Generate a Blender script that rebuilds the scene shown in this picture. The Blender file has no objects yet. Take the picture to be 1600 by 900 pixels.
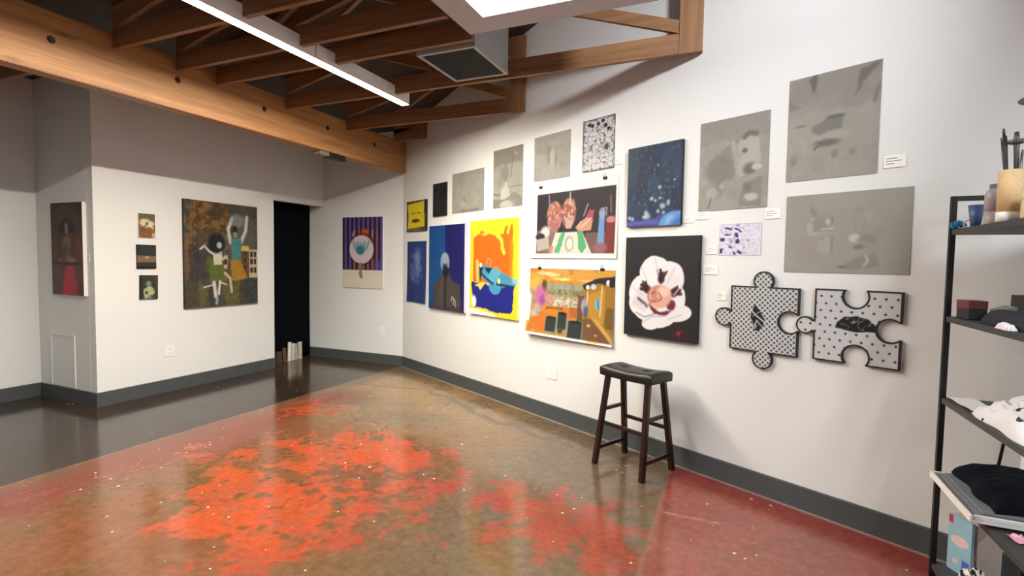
import bpy, bmesh, math, random
import numpy as np
from mathutils import Vector, Matrix

random.seed(7)
SC = bpy.context.scene
COL = SC.collection
PI = math.pi

# ---------------------------------------------------------------- colour
def lin(c):
    c = c / 255.0
    return c / 12.92 if c <= 0.04045 else ((c + 0.055) / 1.055) ** 2.4
def rgb(r, g, b, a=1.0):
    return (lin(r), lin(g), lin(b), a)

# ---------------------------------------------------------------- materials
def new_mat(name):
    m = bpy.data.materials.new(name); m.use_nodes = True
    nt = m.node_tree
    return m, nt, nt.nodes['Principled BSDF']
def node(nt, t, **kw):
    n = nt.nodes.new(t)
    for k, v in kw.items():
        if k in n.inputs.keys(): n.inputs[k].default_value = v
        else: setattr(n, k, v)
    return n
def simple(name, col, rough=0.6, metal=0.0, noise=0.06, scale=30, bump=0.0, bscale=200, spec=0.5, emit=None, es=1.0, alpha=None, trans=0.0):
    m, nt, p = new_mat(name)
    c = col if len(col) == 4 else rgb(*col)
    tc = node(nt, 'ShaderNodeTexCoord')
    if noise > 0:
        n = node(nt, 'ShaderNodeTexNoise', Scale=scale, Detail=4.0)
        nt.links.new(tc.outputs['Object'], n.inputs['Vector'])
        r = node(nt, 'ShaderNodeValToRGB')
        r.color_ramp.elements[0].position = 0.3; r.color_ramp.elements[1].position = 0.7
        r.color_ramp.elements[0].color = tuple(x * (1 - noise) for x in c[:3]) + (1,)
        r.color_ramp.elements[1].color = tuple(min(1, x * (1 + noise)) for x in c[:3]) + (1,)
        nt.links.new(n.outputs['Fac'], r.inputs['Fac']); nt.links.new(r.outputs['Color'], p.inputs['Base Color'])
    else:
        p.inputs['Base Color'].default_value = c
    p.inputs['Roughness'].default_value = rough
    p.inputs['Metallic'].default_value = metal
    p.inputs['Specular IOR Level'].default_value = spec
    if trans: p.inputs['Transmission Weight'].default_value = trans
    if bump > 0:
        b = node(nt, 'ShaderNodeTexNoise', Scale=bscale, Detail=3.0)
        nt.links.new(tc.outputs['Object'], b.inputs['Vector'])
        bp = node(nt, 'ShaderNodeBump', Strength=bump, Distance=0.002)
        nt.links.new(b.outputs['Fac'], bp.inputs['Height']); nt.links.new(bp.outputs['Normal'], p.inputs['Normal'])
    if emit is not None:
        p.inputs['Emission Color'].default_value = emit; p.inputs['Emission Strength'].default_value = es
    return m

def wood(name, c1, c2, c3, axis='Y', rough=0.55, ring=5.0):
    """timber with grain running along one axis, broad heart tones and a few knots"""
    m, nt, p = new_mat(name)
    tc = node(nt, 'ShaderNodeTexCoord')
    mp = node(nt, 'ShaderNodeMapping')
    s = {'X': (0.35, 7, 7), 'Y': (7, 0.35, 7), 'Z': (7, 7, 0.35)}[axis]
    mp.inputs['Scale'].default_value = s
    nt.links.new(tc.outputs['Object'], mp.inputs['Vector'])
    n = node(nt, 'ShaderNodeTexNoise', Scale=2.0, Detail=6.0, Roughness=0.6, Distortion=0.4)
    nt.links.new(mp.outputs['Vector'], n.inputs['Vector'])
    r = node(nt, 'ShaderNodeValToRGB')
    e = r.color_ramp.elements
    e[0].position = 0.3; e[0].color = rgb(*c1); e[1].position = 0.72; e[1].color = rgb(*c3)
    k = e.new(0.5); k.color = rgb(*c2)
    nt.links.new(n.outputs['Fac'], r.inputs['Fac'])
    mp2 = node(nt, 'ShaderNodeMapping')
    s2 = {'X': (1.2, 26, 26), 'Y': (26, 1.2, 26), 'Z': (26, 26, 1.2)}[axis]
    mp2.inputs['Scale'].default_value = s2
    nt.links.new(tc.outputs['Object'], mp2.inputs['Vector'])
    g = node(nt, 'ShaderNodeTexNoise', Scale=3.0, Detail=3.0)
    nt.links.new(mp2.outputs['Vector'], g.inputs['Vector'])
    gr = node(nt, 'ShaderNodeMapRange'); gr.inputs['From Min'].default_value = 0.3; gr.inputs['From Max'].default_value = 0.7
    gr.inputs['To Min'].default_value = 0.82; gr.inputs['To Max'].default_value = 1.1
    nt.links.new(g.outputs['Fac'], gr.inputs['Value'])
    mx = node(nt, 'ShaderNodeMix', data_type='RGBA', blend_type='MULTIPLY'); mx.inputs['Factor'].default_value = 1
    nt.links.new(r.outputs['Color'], mx.inputs[6]); nt.links.new(gr.outputs['Result'], mx.inputs[7])
    v = node(nt, 'ShaderNodeTexVoronoi', Scale=1.0)
    mp3 = node(nt, 'ShaderNodeMapping')
    mp3.inputs['Scale'].default_value = {'X': (1.3, 5, 5), 'Y': (5, 1.3, 5), 'Z': (5, 5, 1.3)}[axis]
    nt.links.new(tc.outputs['Object'], mp3.inputs['Vector']); nt.links.new(mp3.outputs['Vector'], v.inputs['Vector'])
    kr = node(nt, 'ShaderNodeMapRange'); kr.inputs['From Min'].default_value = 0.03; kr.inputs['From Max'].default_value = 0.11
    kr.inputs['To Min'].default_value = 0.55; kr.inputs['To Max'].default_value = 1.0
    nt.links.new(v.outputs['Distance'], kr.inputs['Value'])
    mx2 = node(nt, 'ShaderNodeMix', data_type='RGBA', blend_type='MULTIPLY'); mx2.inputs['Factor'].default_value = 1
    nt.links.new(mx.outputs[2], mx2.inputs[6]); nt.links.new(kr.outputs['Result'], mx2.inputs[7])
    nt.links.new(mx2.outputs[2], p.inputs['Base Color'])
    p.inputs['Roughness'].default_value = rough
    bp = node(nt, 'ShaderNodeBump', Strength=0.25, Distance=0.002)
    nt.links.new(g.outputs['Fac'], bp.inputs['Height']); nt.links.new(bp.outputs['Normal'], p.inputs['Normal'])
    return m

def paint_mat(name, rough=0.55, spec=0.3, metal=0.0):
    """artwork: pigment colours stored on the mesh, light canvas weave bump"""
    m, nt, p = new_mat(name)
    a = node(nt, 'ShaderNodeVertexColor', layer_name='pigment')
    nt.links.new(a.outputs['Color'], p.inputs['Base Color'])
    p.inputs['Roughness'].default_value = rough; p.inputs['Specular IOR Level'].default_value = spec
    p.inputs['Metallic'].default_value = metal
    tc = node(nt, 'ShaderNodeTexCoord')
    b = node(nt, 'ShaderNodeTexNoise', Scale=250.0, Detail=2.0)
    nt.links.new(tc.outputs['Object'], b.inputs['Vector'])
    bp = node(nt, 'ShaderNodeBump', Strength=0.12, Distance=0.001)
    nt.links.new(b.outputs['Fac'], bp.inputs['Height']); nt.links.new(bp.outputs['Normal'], p.inputs['Normal'])
    return m

M = {}
M['wall'] = simple('white_wall_paint', (219, 220, 219), 0.7, noise=0.015, scale=1.5, bump=0.15, bscale=160, spec=0.25)
M['baseboard'] = simple('grey_rubber_base', (72, 75, 77), 0.5, noise=0.04, scale=12)
M['deck'] = wood('roof_deck_wood', (46, 34, 28), (58, 44, 35), (70, 54, 42), 'X', 0.7)
M['beam'] = wood('honey_fir', (138, 96, 58), (166, 118, 72), (184, 138, 88), 'Y', 0.5)
M['truss'] = wood('truss_fir', (112, 78, 50), (134, 96, 63), (150, 110, 76), 'X', 0.55)
M['trussv'] = wood('truss_fir_upright', (112, 78, 50), (134, 96, 63), (150, 110, 76), 'Z', 0.55)
M['bolt'] = simple('dark_bolt_iron', (58, 40, 30), 0.5, metal=0.6)
M['white_metal'] = simple('white_powder_coat', (246, 246, 244), 0.4, noise=0.01)
M['seam'] = simple('seam_grey', (150, 150, 148), 0.5)
M['diffuser'] = simple('lit_diffuser', (255, 255, 255), 0.5, noise=0, emit=(1.0, 0.912, 0.775, 1), es=345.0)
M['skyglow'] = simple('lit_skylight_pane', (255, 255, 255), 0.5, noise=0, emit=(0.98, 0.99, 1.0, 1), es=6.0)
M['well'] = simple('skylight_well_paint', (188, 188, 194), 0.7, noise=0.02)
M['grey_metal'] = simple('galvanised_grey', (170, 172, 172), 0.5, noise=0.05)
M['grille'] = simple('dark_grille', (50, 60, 68), 0.6)
M['black_metal'] = simple('black_steel', (26, 26, 27), 0.45, metal=0.2)
M['shelf_board'] = simple('charcoal_shelf_board', (62, 62, 62), 0.55, noise=0.1, scale=60)
M['plate'] = simple('white_plastic', (232, 230, 226), 0.35, noise=0.01)
M['slot'] = simple('dark_slot', (70, 68, 64), 0.6)
M['leather'] = simple('black_leather', (26, 25, 25), 0.38, noise=0.15, scale=80, bump=0.35, bscale=260)
M['mahogany'] = wood('dark_mahogany', (28, 11, 9), (38, 15, 12), (50, 21, 16), 'Z', 0.3)
M['curtain'] = simple('black_curtain_cloth', (8, 12, 17), 0.95, noise=0.2, scale=40, spec=0.08)
M['paper'] = simple('white_paper', (238, 236, 230), 0.7, noise=0.01)
M['text'] = simple('grey_print', (150, 150, 148), 0.8)
M['canvas_white'] = simple('primed_canvas_edge', (230, 226, 220), 0.8, noise=0.02)
M['canvas_dark'] = simple('dark_canvas_edge', (30, 30, 34), 0.8)
M['canvas_pale'] = simple('pale_violet_canvas_edge', (205, 195, 222), 0.8)
M['canvas_yellow'] = simple('pale_yellow_canvas_edge', (236, 228, 150), 0.8)
M['plate_edge'] = simple('grey_plate_edge', (120, 118, 112), 0.5)
M['art'] = paint_mat('artwork_pigment')
M['artplate'] = paint_mat('etched_grey_plate', 0.5, 0.3)
M['black_edge'] = simple('black_wood_edge', (22, 22, 24), 0.5)
M['steel'] = simple('wire_steel', (185, 185, 185), 0.25, metal=0.9, noise=0)
M['kraft'] = simple('kraft_card', (220, 184, 138), 0.75, noise=0.08, scale=40)
M['cream'] = simple('cream_card', (228, 206, 160), 0.75)
M['white'] = simple('white_card', (236, 235, 232), 0.6, noise=0.02)
M['blue_plastic'] = simple('blue_plastic_cup', (82, 112, 156), 0.4)
M['blue_wrap'] = simple('bright_blue_wrap', (36, 140, 188), 0.35, noise=0.25, scale=60)
M['clearish'] = simple('cloudy_plastic', (214, 216, 216), 0.3, noise=0.1)
M['mauve'] = simple('cloudy_mauve_bottle', (178, 170, 176), 0.35, noise=0.04)
M['mauve_low'] = simple('cloudy_pink_bottle_fill', (186, 170, 170), 0.35, noise=0.04)
M['cap'] = simple('grey_cap', (108, 110, 114), 0.45)
M['red_box'] = simple('maroon_card', (112, 50, 60), 0.6)
M['dark_box'] = simple('dark_card', (44, 42, 44), 0.6)
M['navy'] = simple('navy_fabric', (34, 38, 50), 0.8, noise=0.25, scale=40)
M['blackcloth'] = simple('black_fabric', (14, 17, 27), 0.95, noise=0.3, scale=50, spec=0.15)
M['whitecloth'] = simple('white_cotton', (236, 234, 238), 0.9, noise=0.03, scale=60, spec=0.1)
M['greyboard'] = simple('grey_board', (128, 130, 134), 0.7, noise=0.1)
M['pinkpaper'] = simple('pink_paper', (236, 168, 184), 0.7, noise=0.25, scale=60)
M['green_packet'] = simple('grey_green_packet', (120, 128, 118), 0.4)
M['beige_box'] = simple('beige_card', (204, 192, 180), 0.7)
M['brush_dark'] = simple('dark_brush_handle', (62, 60, 60), 0.4, noise=0.3, scale=90)
M['tool'] = simple('pewter_tool', (118, 118, 114), 0.35, metal=0.5)
M['box_blue'] = simple('pale_blue_box_card', (150, 192, 210), 0.55)
M['red_mark'] = simple('red_print', (196, 60, 84), 0.6)
M['oval_mark'] = simple('pale_pink_print', (232, 200, 196), 0.6)
M['orange_mark'] = simple('orange_print', (226, 150, 120), 0.6)
M['blue_mark'] = simple('blue_print', (74, 110, 190), 0.6)

def zebra_mat():
    m, nt, p = new_mat('black_and_white_cloth')
    tc = node(nt, 'ShaderNodeTexCoord')
    w = node(nt, 'ShaderNodeTexWave', Scale=14.0, Distortion=9.0, Detail=2.0)
    nt.links.new(tc.outputs['Object'], w.inputs['Vector'])
    r = node(nt, 'ShaderNodeValToRGB'); r.color_ramp.interpolation = 'CONSTANT'
    r.color_ramp.elements[0].color = rgb(22, 22, 26); r.color_ramp.elements[1].color = rgb(230, 228, 226); r.color_ramp.elements[1].position = 0.45
    nt.links.new(w.outputs['Fac'], r.inputs['Fac']); nt.links.new(r.outputs['Color'], p.inputs['Base Color'])
    p.inputs['Roughness'].default_value = 0.9
    return m
M['zebra'] = zebra_mat()

# ---------------------------------------------------------------- object helpers
def tag(o, label=None, cat=None, group=None, kind=None):
    if label: o['label'] = label
    if cat: o['category'] = cat
    if group: o['group'] = group
    if kind: o['kind'] = kind
    return o
def empty(name, loc, rz=0.0, label=None, cat=None, group=None):
    o = bpy.data.objects.new(name, None); COL.objects.link(o)
    o.location = loc; o.rotation_euler = (0, 0, rz); o.empty_display_size = 0.05
    return tag(o, label, cat, group)
def link_bm(name, bm, mats, parent=None, smooth=False, loc=None, rz=None):
    me = bpy.data.meshes.new(name)
    bmesh.ops.recalc_face_normals(bm, faces=bm.faces[:])
    bm.to_mesh(me); bm.free()
    if not isinstance(mats, (list, tuple)): mats = [mats]
    for m in mats: me.materials.append(m)
    if smooth:
        for p in me.polygons: p.use_smooth = True
    o = bpy.data.objects.new(name, me); COL.objects.link(o)
    if parent is not None: o.parent = parent
    if loc is not None: o.location = loc
    if rz is not None: o.rotation_euler = (0, 0, rz)
    return o
def box(bm, x0, x1, y0, y1, z0, z1, mi=0, bevel=0.0):
    vs = [bm.verts.new(c) for c in ((x0,y0,z0),(x1,y0,z0),(x1,y1,z0),(x0,y1,z0),(x0,y0,z1),(x1,y0,z1),(x1,y1,z1),(x0,y1,z1))]
    fs = [bm.faces.new([vs[i] for i in q]) for q in ((3,2,1,0),(4,5,6,7),(0,1,5,4),(1,2,6,5),(2,3,7,6),(3,0,4,7))]
    for f in fs: f.material_index = mi
    if bevel > 0:
        es = list({e for f in fs for e in f.edges})
        bmesh.ops.bevel(bm, geom=es, offset=bevel, segments=2, affect='EDGES', profile=0.5)
def bar(bm, a, b, w, h, mi=0, up=(0, 0, 1)):
    """rectangular bar from a to b, w across, h along 'up'"""
    a = Vector(a); b = Vector(b); d = (b - a).normalized(); u = Vector(up)
    s = d.cross(u)
    if s.length < 1e-5: s = d.cross(Vector((1, 0, 0)))
    s.normalize(); u = s.cross(d).normalized()
    q = [(-1,-1),(1,-1),(1,1),(-1,1)]
    va = [bm.verts.new(a + s*w/2*i + u*h/2*j) for i, j in q]
    vb = [bm.verts.new(b + s*w/2*i + u*h/2*j) for i, j in q]
    for f in ([va[3],va[2],va[1],va[0]], vb, *[[va[i],va[(i+1)%4],vb[(i+1)%4],vb[i]] for i in range(4)]):
        bm.faces.new(f).material_index = mi
def tube(bm, pts, r, n=10, mi=0, closed_ends=True):
    pts = [Vector(p) for p in pts]; rings = []
    rr = r if isinstance(r, (list, tuple)) else [r]*len(pts)
    for i, p in enumerate(pts):
        d = (pts[min(i+1, len(pts)-1)] - pts[max(i-1, 0)]).normalized()
        s = d.cross(Vector((0.13, 0.21, 0.97))); 
        if s.length < 1e-3: s = d.cross(Vector((1, 0, 0)))
        s.normalize(); u = s.cross(d)
        rings.append([bm.verts.new(p + (s*math.cos(2*PI*k/n) + u*math.sin(2*PI*k/n))*rr[i]) for k in range(n)])
    for a, b in zip(rings, rings[1:]):
        for k in range(n): bm.faces.new([a[k], a[(k+1)%n], b[(k+1)%n], b[k]]).material_index = mi
    if closed_ends:
        bm.faces.new(rings[0][::-1]).material_index = mi; bm.faces.new(rings[-1]).material_index = mi
def lathe(bm, prof, n=28, c=(0, 0, 0), mi=0):
    """profile [(r,z)...] turned round the z axis"""
    rings = []
    for r, z in prof:
        rings.append([bm.verts.new((c[0] + r*math.cos(2*PI*k/n), c[1] + r*math.sin(2*PI*k/n), c[2] + z)) for k in range(n)])
    for a, b in zip(rings, rings[1:]):
        for k in range(n): bm.faces.new([a[k], a[(k+1)%n], b[(k+1)%n], b[k]]).material_index = mi
    if prof[0][0] > 1e-5: bm.faces.new(rings[0][::-1]).material_index = mi
    if prof[-1][0] > 1e-5: bm.faces.new(rings[-1]).material_index = mi
    bmesh.ops.remove_doubles(bm, verts=bm.verts[:], dist=1e-5)
def prism_xy(bm, poly, z0, z1, mi=0):
    a = [bm.verts.new((x, y, z0)) for x, y in poly]; b = [bm.verts.new((x, y, z1)) for x, y in poly]
    n = len(poly)
    bm.faces.new(a[::-1]).material_index = mi; bm.faces.new(b).material_index = mi
    for i in range(n): bm.faces.new([a[i], a[(i+1)%n], b[(i+1)%n], b[i]]).material_index = mi
def prism_xz(bm, poly, y0, y1, mi=0):
    a = [bm.verts.new((x, y0, z)) for x, z in poly]; b = [bm.verts.new((x, y1, z)) for x, z in poly]
    n = len(poly)
    bm.faces.new(a).material_index = mi; bm.faces.new(b[::-1]).material_index = mi
    for i in range(n): bm.faces.new([a[i], b[i], b[(i+1)%n], a[(i+1)%n]]).material_index = mi
def heap(name, w, d, h, seed, mat, parent=None, loc=(0, 0, 0), rz=0.0, rough=0.18, sub=40, sharp=4.0, freq=7.0):
    """closed soft heap of cloth resting on z=0"""
    rng = np.random.RandomState(seed)
    bm = bmesh.new(); n = sub
    ph = rng.rand(8)*6.28; fx = rng.randn(8)*freq; fy = rng.randn(8)*freq
    def f(u, v):
        e = max(0.0, 1 - abs(u)**sharp)*max(0.0, 1 - abs(v)**sharp)
        r = sum(math.sin(fx[i]*u + fy[i]*v + ph[i]) for i in range(8))/8
        r2 = abs(sum(math.sin(fx[i]*1.9*u - fy[i]*1.7*v + ph[i]*2) for i in range(8)))/8
        return h*e**0.5*(1 + rough*2*r - rough*2.2*r2)
    top = [[None]*(n+1) for _ in range(n+1)]
    for i in range(n+1):
        for j in range(n+1):
            u = -1 + 2*i/n; v = -1 + 2*j/n
            wob = 1 + 0.05*math.sin(5*u + ph[0]) + 0.05*math.sin(6*v + ph[1])
            top[i][j] = bm.verts.new((u*w/2*wob, v*d/2*wob, max(0.0015, f(u, v))))
    bot = {}
    for i in range(n+1):
        for j in range(n+1):
            if i in (0, n) or j in (0, n):
                c = top[i][j].co; bot[i, j] = bm.verts.new((c.x, c.y, 0))
    for i in range(n):
        for j in range(n): bm.faces.new([top[i][j], top[i+1][j], top[i+1][j+1], top[i][j+1]])
    ring = [(i, 0) for i in range(n)] + [(n, j) for j in range(n)] + [(i, n) for i in range(n, 0, -1)] + [(0, j) for j in range(n, 0, -1)]
    for a, b in zip(ring, ring[1:] + ring[:1]):
        bm.faces.new([bot[a], bot[b], top[b[0]][b[1]], top[a[0]][a[1]]])
    bm.faces.new([bot[a] for a in ring][::-1])
    return link_bm(name, bm, mat, parent, True, loc, rz)

# ---------------------------------------------------------------- painter
def vnoise(H, W, n, seed, octaves=4, aspect=1.0):
    rng = np.random.RandomState(seed); out = np.zeros((H, W)); amp = 1.0; tot = 0
    for o in range(octaves):
        gy = max(2, int(n*2**o)); gx = max(2, int(n*2**o*aspect))
        g = rng.rand(gy+1, gx+1)
        y = np.linspace(0, gy-1e-6, H); x = np.linspace(0, gx-1e-6, W)
        yi = y.astype(int); xi = x.astype(int); fy = (y-yi)[:, None]; fx = (x-xi)[None, :]
        fy = fy*fy*(3-2*fy); fx = fx*fx*(3-2*fx)
        a = g[yi][:, xi]; b = g[yi][:, xi+1]; c = g[yi+1][:, xi]; d = g[yi+1][:, xi+1]
        out += amp*((a*(1-fx)+b*fx)*(1-fy) + (c*(1-fx)+d*fx)*fy); tot += amp; amp *= 0.55
    return out/tot
class Art:
    """tiny raster painter; x to the right, y down, both 0..1"""
    def __init__(s, w, h, bg, cell=0.0045, seed=1):
        s.W = max(12, int(w/cell)); s.H = max(12, int(h/cell)); s.asp = w/h; s.seed = seed
        s.im = np.zeros((s.H, s.W, 3)); s.im[:] = bg
        s.Y, s.X = np.mgrid[0:s.H, 0:s.W]; s.X = (s.X+0.5)/s.W; s.Y = (s.Y+0.5)/s.H
    def n(s, k=4, oct=4, aspect=None):
        s.seed += 1
        return vnoise(s.H, s.W, k, s.seed*13+5, oct, s.asp if aspect is None else aspect)
    def put(s, m, c, a=1.0):
        m = np.clip(m, 0, 1)*a; s.im = s.im*(1-m[..., None]) + np.array(c, float)*m[..., None]
    def blur(s, m, k=1):
        for _ in range(k):
            p = np.pad(m, 1, mode='edge'); m = (p[:-2,1:-1]+p[2:,1:-1]+p[1:-1,:-2]+p[1:-1,2:]+p[1:-1,1:-1]*2)/6
        return m
    def ell(s, cx, cy, rx, ry, c, soft=0.15, a=1.0, rot=0.0, rag=0.0):
        dx = (s.X-cx)*s.asp; dy = s.Y-cy; ca, sa = math.cos(rot), math.sin(rot)
        u = (dx*ca+dy*sa)/(rx*s.asp); v = (-dx*sa+dy*ca)/ry
        d = np.sqrt(u*u+v*v)
        if rag: d = d + (s.n(10)-0.5)*rag
        s.put((1-d)/soft + 0.5, c, a)
    def pmask(s, pts, rag=0.0, k=1):
        X, Y = s.X, s.Y
        if rag: X = X + (s.n(14)-0.5)*rag; Y = Y + (s.n(14)-0.5)*rag
        m = np.zeros((s.H, s.W), bool); n = len(pts)
        for i in range(n):
            x0, y0 = pts[i]; x1, y1 = pts[(i+1) % n]
            if y0 == y1: continue
            c = ((y0 > Y) != (y1 > Y)) & (X < (x1-x0)*(Y-y0)/(y1-y0)+x0)
            m ^= c
        return s.blur(m.astype(float), k)
    def poly(s, pts, c, a=1.0, rag=0.0, k=1): s.put(s.pmask(pts, rag, k), c, a)
    def rect(s, x0, y0, x1, y1, c, a=1.0, rag=0.0, k=1): s.poly([(x0,y0),(x1,y0),(x1,y1),(x0,y1)], c, a, rag, k)
    def line(s, pts, w, c, a=1.0, soft=0.5):
        d = np.full((s.H, s.W), 9.0); X = s.X*s.asp; Y = s.Y
        for (x0, y0), (x1, y1) in zip(pts, pts[1:]):
            x0 *= s.asp; x1 *= s.asp
            L = (x1-x0)**2+(y1-y0)**2+1e-9
            t = np.clip(((X-x0)*(x1-x0)+(Y-y0)*(y1-y0))/L, 0, 1)
            d = np.minimum(d, np.hypot(X-x0-t*(x1-x0), Y-y0-t*(y1-y0)))
        s.put((w/2-d)/(w*soft)+0.5, c, a)
    def mottle(s, c, k=5, lo=0.5, hi=0.65, a=1.0, oct=4, aspect=None):
        s.put((s.n(k, oct, aspect)-lo)/(hi-lo), c, a)
    def grain(s, amt=8, k=40):
        s.im = s.im + ((s.n(k, 2)-0.5)*2*amt)[..., None]

def grid_surface(name, art, w, h, yfun, mats, parent=None, back=None, soft=1):
    """front sheet carrying the artwork, local x -w/2..w/2, z 0..h, y=yfun(s,t)"""
    H, W = art.H, art.W
    xs = np.linspace(-w/2, w/2, W); zs = np.linspace(h, 0, H)
    S, T = np.meshgrid(np.linspace(0, 1, W), np.linspace(0, 1, H))
    Yv = yfun(S, T)
    co = np.stack([np.broadcast_to(xs, (H, W)), Yv, np.broadcast_to(zs[:, None], (H, W))], -1).reshape(-1, 3)
    idx = np.arange(H*W).reshape(H, W)
    q = np.stack([idx[1:, :-1], idx[1:, 1:], idx[:-1, 1:], idx[:-1, :-1]], -1).reshape(-1, 4)
    im = np.stack([art.blur(art.im[..., k], soft) for k in range(3)], -1)
    col = np.clip(im, 0, 255)/255.0
    col = np.where(col <= 0.04045, col/12.92, ((col+0.055)/1.055)**2.4).reshape(-1, 3)*0.82
    nback = 0
    if back is not None:          # closed sheet: rim and back face ring
        rim = np.concatenate([idx[0, :-1], idx[:-1, -1], idx[-1, :0:-1], idx[:0:-1, 0]])
        bco = co[rim].copy(); bco[:, 1] = bco[:, 1] + back
        b0 = len(co); nb = len(rim); bi = b0 + np.arange(nb)
        co = np.concatenate([co, bco]); col = np.concatenate([col, np.full((nb, 3), 0.75)])
        rimq = np.stack([rim, np.roll(rim, -1), np.roll(bi, -1), bi], -1)[:, ::-1]
        q = np.concatenate([q, rimq])
    me = bpy.data.meshes.new(name)
    me.vertices.add(len(co)); me.vertices.foreach_set('co', co.ravel().astype(np.float32))
    me.loops.add(q.size); me.loops.foreach_set('vertex_index', q.ravel().astype(np.int32))
    me.polygons.add(len(q)); me.polygons.foreach_set('loop_start', (np.arange(len(q))*4).astype(np.int32))
    try: me.polygons.foreach_set('loop_total', np.full(len(q), 4, np.int32))
    except Exception: pass
    me.update(calc_edges=True)
    at = me.color_attributes.new('pigment', 'FLOAT_COLOR', 'POINT')
    at.data.foreach_set('color', np.concatenate([col, np.ones((len(col), 1))], 1).ravel().astype(np.float32))
    me.validate(); me.update()
    for m in (mats if isinstance(mats, (list, tuple)) else [mats]): me.materials.append(m)
    o = bpy.data.objects.new(name, me); COL.objects.link(o)
    if parent is not None: o.parent = parent
    return o

# ---------------------------------------------------------------- the place (metres; camera above the origin)
AZ = math.radians(-27.2956)                 # the long right wall turns 27 degrees off the back wall
UR = Vector((0.88865, -0.45858, 0)); NR = Vector((-0.45858, -0.88865, 0)); DR = -3.37235
def rw(u, z, off=0.0):                      # point on the right wall: u along it, z up, off in front of it
    return NR*(DR + off) + UR*u + Vector((0, 0, z))
def xwall(y): return (3.37235 - 0.88865*y)/0.45858
XL, XF, YB, YC, ZC = -5.72, -6.72, 6.0, 2.96, 4.15

def struct(name, bm, mats, smooth=False):
    o = link_bm(name, bm, mats, None, smooth); o['kind'] = 'structure'; return o
def wall_poly(name, pts, z0=0.0, z1=ZC):
    bm = bmesh.new(); prism_xy(bm, pts, z0, z1); return struct(name, bm, M['wall'])

T = 0.10
c0 = Vector((xwall(YB), YB)); c1 = Vector((5.2, (3.37235-0.45858*5.2)/0.88865))
n2 = Vector((-NR.x, -NR.y))*T
# right wall as one slab
wall_poly('wall_right', [(c0.x, c0.y), (c1.x, c1.y), (c1.x+n2.x, c1.y+n2.y), (c0.x+n2.x, c0.y+n2.y)])
wall_poly('wall_back', [(-7.2, YB), (c0.x, YB), (c0.x+0.05, YB+T), (-7.2, YB+T)])
bm = bmesh.new()
prism_xy(bm, [(XL, YC), (XL, 5.085), (XL-T, 5.085), (XL-T, YC+0.001)], 0, ZC)
prism_xy(bm, [(XL, 5.085), (XL, YB-0.0005), (XL-T, YB-0.0005), (XL-T, 5.085)], 2.285, ZC)
struct('wall_left', bm, M['wall'])
wall_poly('wall_return', [(XF-T, YC), (XL-T-0.0005, YC), (XL-T-0.0005, YC+T), (XF-T, YC+T)])
wall_poly('wall_recess', [(XF, -4.0), (XF, YC-0.0005), (XF-T, YC-0.0005), (XF-T, -4.0)])
wall_poly('wall_front', [(XF-T, -4.0), (5.3, -4.0), (5.3, -4.1), (XF-T, -4.1)])
wall_poly('wall_near', [(5.2, -3.9995), (5.2, c1.y), (5.3, c1.y), (5.3, -3.9995)])
wall_poly('wall_closet', [(-7.1, YC+T+0.001), (-7.1, YB-0.0005), (-7.2, YB-0.0005), (-7.2, YC+T+0.001)])
def zdeck(x):                               # low over the left bay, rising from the beam to the right
    return 3.30 + max(0.0, min(ZC-3.30, (x+4.20)*0.215))
bm = bmesh.new()
xk = -4.20 + (ZC-3.30)/0.215
prism_xz(bm, [(-7.3, 3.30), (-4.20, 3.30), (xk, ZC+.0005), (5.4, ZC+.0005), (5.4, ZC+.1), (xk, ZC+.1), (-4.25, 3.40), (-7.3, 3.40)], -4.2, 6.2)
struct('ceiling', bm, M['deck'])

# ---- baseboards
def base_run(name, segs, h=0.142, t=0.011):
    bm = bmesh.new()
    for a, b, nrm in segs:
        a = Vector((a[0], a[1], 0)); b = Vector((b[0], b[1], 0)); nn = Vector((nrm[0], nrm[1], 0)).normalized()
        prism = [a+nn*0.0006, b+nn*0.0006, b+nn*t, a+nn*t]
        lo = [bm.verts.new(p) for p in prism]
        hi = [bm.verts.new(p+Vector((0, 0, h if i < 2 else h-0.006))) for i, p in enumerate(prism)]
        bm.faces.new(lo[::-1]); bm.faces.new(hi)
        for i in range(4): bm.faces.new([lo[i], lo[(i+1)%4], hi[(i+1)%4], hi[i]])
    return struct(name, bm, M['baseboard'])
base_run('baseboard_right', [((c0.x, c0.y), (c1.x, c1.y), (NR.x, NR.y))])
base_run('baseboard_back', [((-7.05, YB), (c0.x-0.004, YB), (0, -1))])
base_run('baseboard_left', [((XL, YC-0.011), (XL, 5.085), (1, 0))])
base_run('baseboard_return', [((XF+0.011, YC), (XL+0.0005, YC), (0, -1))])
base_run('baseboard_recess', [((XF, -4.0), (XF, YC-0.0005), (1, 0))])

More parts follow.
